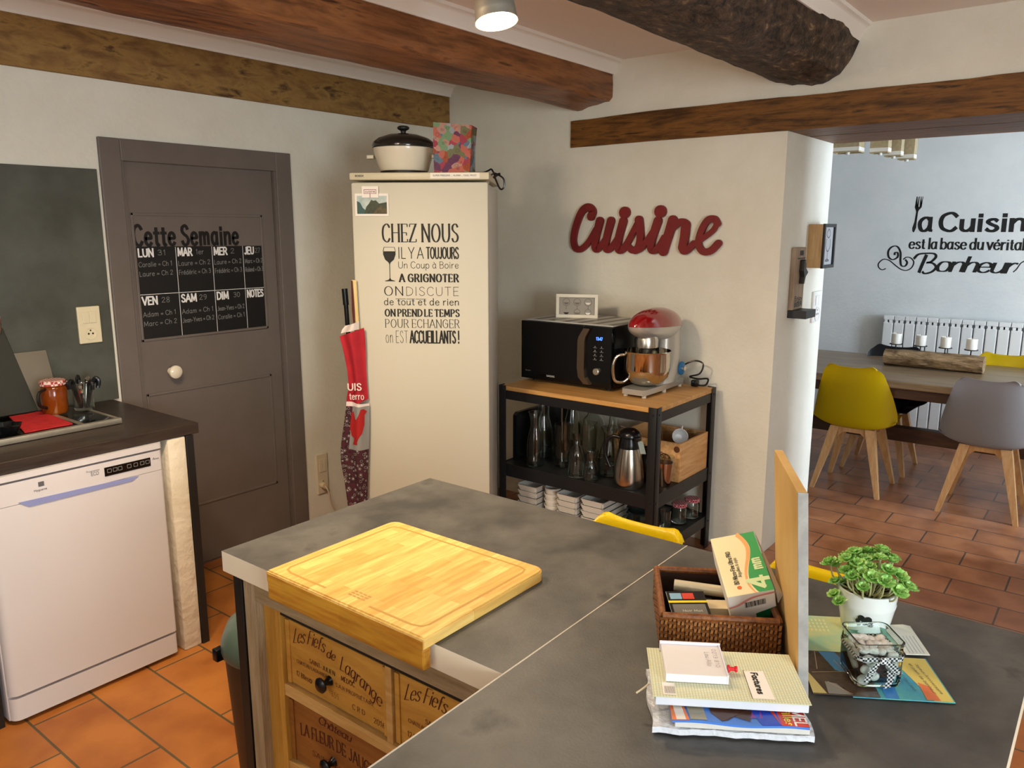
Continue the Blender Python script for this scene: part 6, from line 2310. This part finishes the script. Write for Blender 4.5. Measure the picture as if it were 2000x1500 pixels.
# candle log
LX, LY0, LY1 = 5.755, .675, 1.262
t = thing('candle_log', 'rough driftwood log candle holder on the dining table', 'candle holder', (LX, .97, .75))
bm = B()
n = 60
rows_ = []
for i in range(n):
    y = LY0 + (LY1 - LY0) * i / (n - 1)
    row = []
    for k in range(28):
        a = 2 * PI * k / 28
        r_ = .062 + .010 * noise.noise((math.cos(a) * 2.5, math.sin(a) * 2.5, y * 6)) + .006 * noise.noise((math.cos(a) * 7, math.sin(a) * 7, y * 14))
        v = Vector((LX + 1.15 * r_ * math.cos(a), y, .75 + .0535 + .87 * r_ * math.sin(a)))
        v.z = max(v.z, .7506)
        row.append(bm.verts.new(v))
    rows_.append(row)
for a, b_ in zip(rows_, rows_[1:]):
    for k in range(28): bm.faces.new((a[k], a[(k + 1) % 28], b_[(k + 1) % 28], b_[k]))
bm.faces.new(rows_[0][::-1]); bm.faces.new(rows_[-1])
part('log', bm, wood('driftwood', '#6E5438', '#B49670', 1, 9, .85, 3.5, .9, c3='#3A2A1C'), t)
cys = [1.203, 1.052, .905, .757]
for y in cys:
    bm = B()
    tube(bm, [(LX, y, .845), (LX, y, .893)], .004, 8)
    cyl(bm, (LX, y, .892), .040, .005, 28)
    part('candle_plate', bm, BLK, t)
WAX = M('white_wax', '#ECE8E0', .5)
for k, y in enumerate(cys):
    ct = thing('candle', 'white pillar candle on the log, %s from the left of four' % ('first', 'second', 'third', 'fourth')[k], 'candle', (LX, y, .8975), 0, 'white candles on the driftwood log')
    bm = B()
    lathe(bm, [(0, 0), (.031, 0), (.032, .003), (.032, .066), (.029, .069), (.02, .064), (0, .063)], (LX, y, .8975), 28)
    part('wax', bm, WAX, ct)
    bm = B()
    tube(bm, [(LX, y, .96), (LX + .002, y, .972)], .0012, 6)
    part('wick', bm, BLK, ct)

# radiator
RADW = M('radiator_white', '#E6E6E4', .35)
RX = 6.80
t = thing('radiator', 'long white sectional radiator under the wall lettering', 'radiator', (6.85, .8, .09))
y = 1.535
k = 0
while y > -.65:
    bm = B()
    box(bm, (RX, y - .0765, .10), (RX + .012, y - .0035, .925), .006)
    box(bm, (RX + .012, y - .045, .11), (RX + .075, y - .034, .95))
    box(bm, (RX + .008, y - .0775, .945), (RX + .07, y - .0025, .978), .004)
    box(bm, (RX + .02, y - .078, .12), (RX + .06, y - .002, .16), .003)
    box(bm, (RX + .012, y - .0685, .90), (RX + .03, y - .0115, .95))
    part('section', bm, RADW, t, smooth=False)
    y -= .0797
    k += 1
bm = B()
for yy in (1.45, .5, -.4): box(bm, (RX + .074, yy - .02, .25), (X1 - .0005, yy + .02, .27)), box(bm, (RX + .074, yy - .02, .75), (X1 - .0005, yy + .02, .77))
part('bracket', bm, RADW, t, smooth=False)

# wall lettering in the dining room
t = thing('wall_decal', 'black lettering about cooking and happiness with a fork on the dining room wall', 'wall decal', (X1, .6, 1.6))
WX = X1 - .001


def wy(px): return 1.404 - (px - 1787) * .003515


def wz(py): return 1.648 - (py - 450) * .00402


def wt(s, x0, x1, yb, yt, th, tn=None, **k):
    text(bm, s, (WX, wy(x0), wz(yb)), (0, -1, 0), (0, 0, 1), wy(x0) - wy(x1), wz(yt) - wz(yb), th, tn, **k)


bm = B()
wt('a', 1800, 1827, 451, 412.5, .030, .018)
wt('Cuisine', 1841, 2033, 451, 418, .032, .018, sp=.12)
part('main_words', bm, BLACK_V, t, smooth=False)
bm = B()
wt('est la base du véritable', 1784, 2031, 485, 465, .015, .007, sp=.09, space=.22, serif=.008)
part('middle_line', bm, BLACK_V, t, smooth=False)
bm = B()
wt('onheur', 1841, 1990, 527.5, 499, .026, .008, sp=-.02, shear=.3)
q = lambda p: Vector((WX, wy(1700 + p[0] * .15), wz(370 + p[1] * .15)))
for pts, a_, b_2 in (([(265, 1035), (215, 1052), (165, 1025), (155, 970), (215, 915), (300, 925), (390, 985), (480, 1040), (560, 1050), (625, 1010), (645, 940), (600, 890), (540, 880), (495, 910)], .010, .006), ([(370, 855), (375, 825), (410, 825), (415, 880), (350, 915), (290, 880), (280, 800), (330, 745), (400, 745), (450, 820), (460, 930), (480, 990), (530, 995), (555, 950), (525, 910)], .016, .007), ([(640, 900), (700, 840), (820, 825), (910, 830), (935, 870), (880, 930), (820, 945), (900, 950), (950, 1000), (900, 1060), (810, 1085), (770, 1060)], .020, .010), ([(810, 842), (770, 950), (728, 1078)], .024, .024), ([(1925, 1035), (1960, 1000), (2000, 930), (2040, 900)], .008, .006)):
    ribbon(bm, cr(pts, 6), a_ / .000527, b_2 / .000527, lambda p: q(p))
part('script_word', bm, BLACK_V, t, smooth=False)
bm = B()
fk = [(583, 540), (580, 500), (600, 430), (612, 300), (608, 285), (587, 240), (600, 105), (612, 105), (606, 200), (616, 235), (625, 235), (630, 105), (640, 105), (636, 235), (650, 235), (656, 105), (664, 105), (658, 235), (672, 200), (680, 105), (688, 105), (680, 240), (645, 280), (638, 300), (632, 430), (632, 500), (612, 552), (597, 560)]
bm.faces.new([bm.verts.new(q(p)) for p in fk])
bmesh.ops.triangulate(bm, faces=bm.faces)
part('fork', bm, BLACK_V, t, smooth=False)

# dining room lamp
LIN = M('linen_shade', '#B9A888', .8, c2='#A8966F', ns=60)
LINW = M('shade_band', '#E8E4DA', .6)
t = thing('dining_lamp', 'cluster of square linen lamp shades hanging below the lintel line', 'lamp', (5.75, 1.42, 2.13))
bm = B()
box(bm, (5.45, 1.12, 2.37), (6.0, 1.66, 2.40), .003)
cyl(bm, (5.72, 1.40, 2.40), .015, .129, 12)
part('ceiling_mount', bm, M('lamp_brown', '#6E5A44', .5), t, smooth=False)
for k, (x, y, z) in enumerate(((5.56, 1.56, 2.145), (5.66, 1.385, 2.14), (5.78, 1.33, 2.125), (5.90, 1.275, 2.11))):
    wd = (.085, .055, .05, .05)[k]
    bm = B()
    a, b_ = (x - wd * .8, y - wd), (x + wd * .8, y + wd)
    for p, q2_ in (((a[0], a[1]), (b_[0], a[1] + .003)), ((a[0], b_[1] - .003), (b_[0], b_[1])), ((a[0], a[1] + .003), (a[0] + .003, b_[1] - .003)), ((b_[0] - .003, a[1] + .003), (b_[0], b_[1] - .003))): box(bm, (p[0], p[1], z), (q2_[0], q2_[1], 2.372))
    s = part('shade', bm, LIN, t, smooth=False)
    bm = B()
    for p, q2_ in (((a[0] - .001, a[1] - .001), (b_[0] + .001, a[1] + .001)), ((a[0] - .001, b_[1] - .001), (b_[0] + .001, b_[1] + .001)), ((a[0] - .001, a[1]), (a[0] + .001, b_[1])), ((b_[0] - .001, a[1]), (b_[0] + .001, b_[1]))): box(bm, (p[0], p[1], z + .008), (q2_[0], q2_[1], z + .032))
    part('band', bm, LINW, s, smooth=False)
    bm = B()
    cyl(bm, (x, y, z - .012), .012, .04, 14)
    tube(bm, [(x, y, z + .02), (x, y, 2.37)], .004)
    part('bulb', bm, LINW, s)
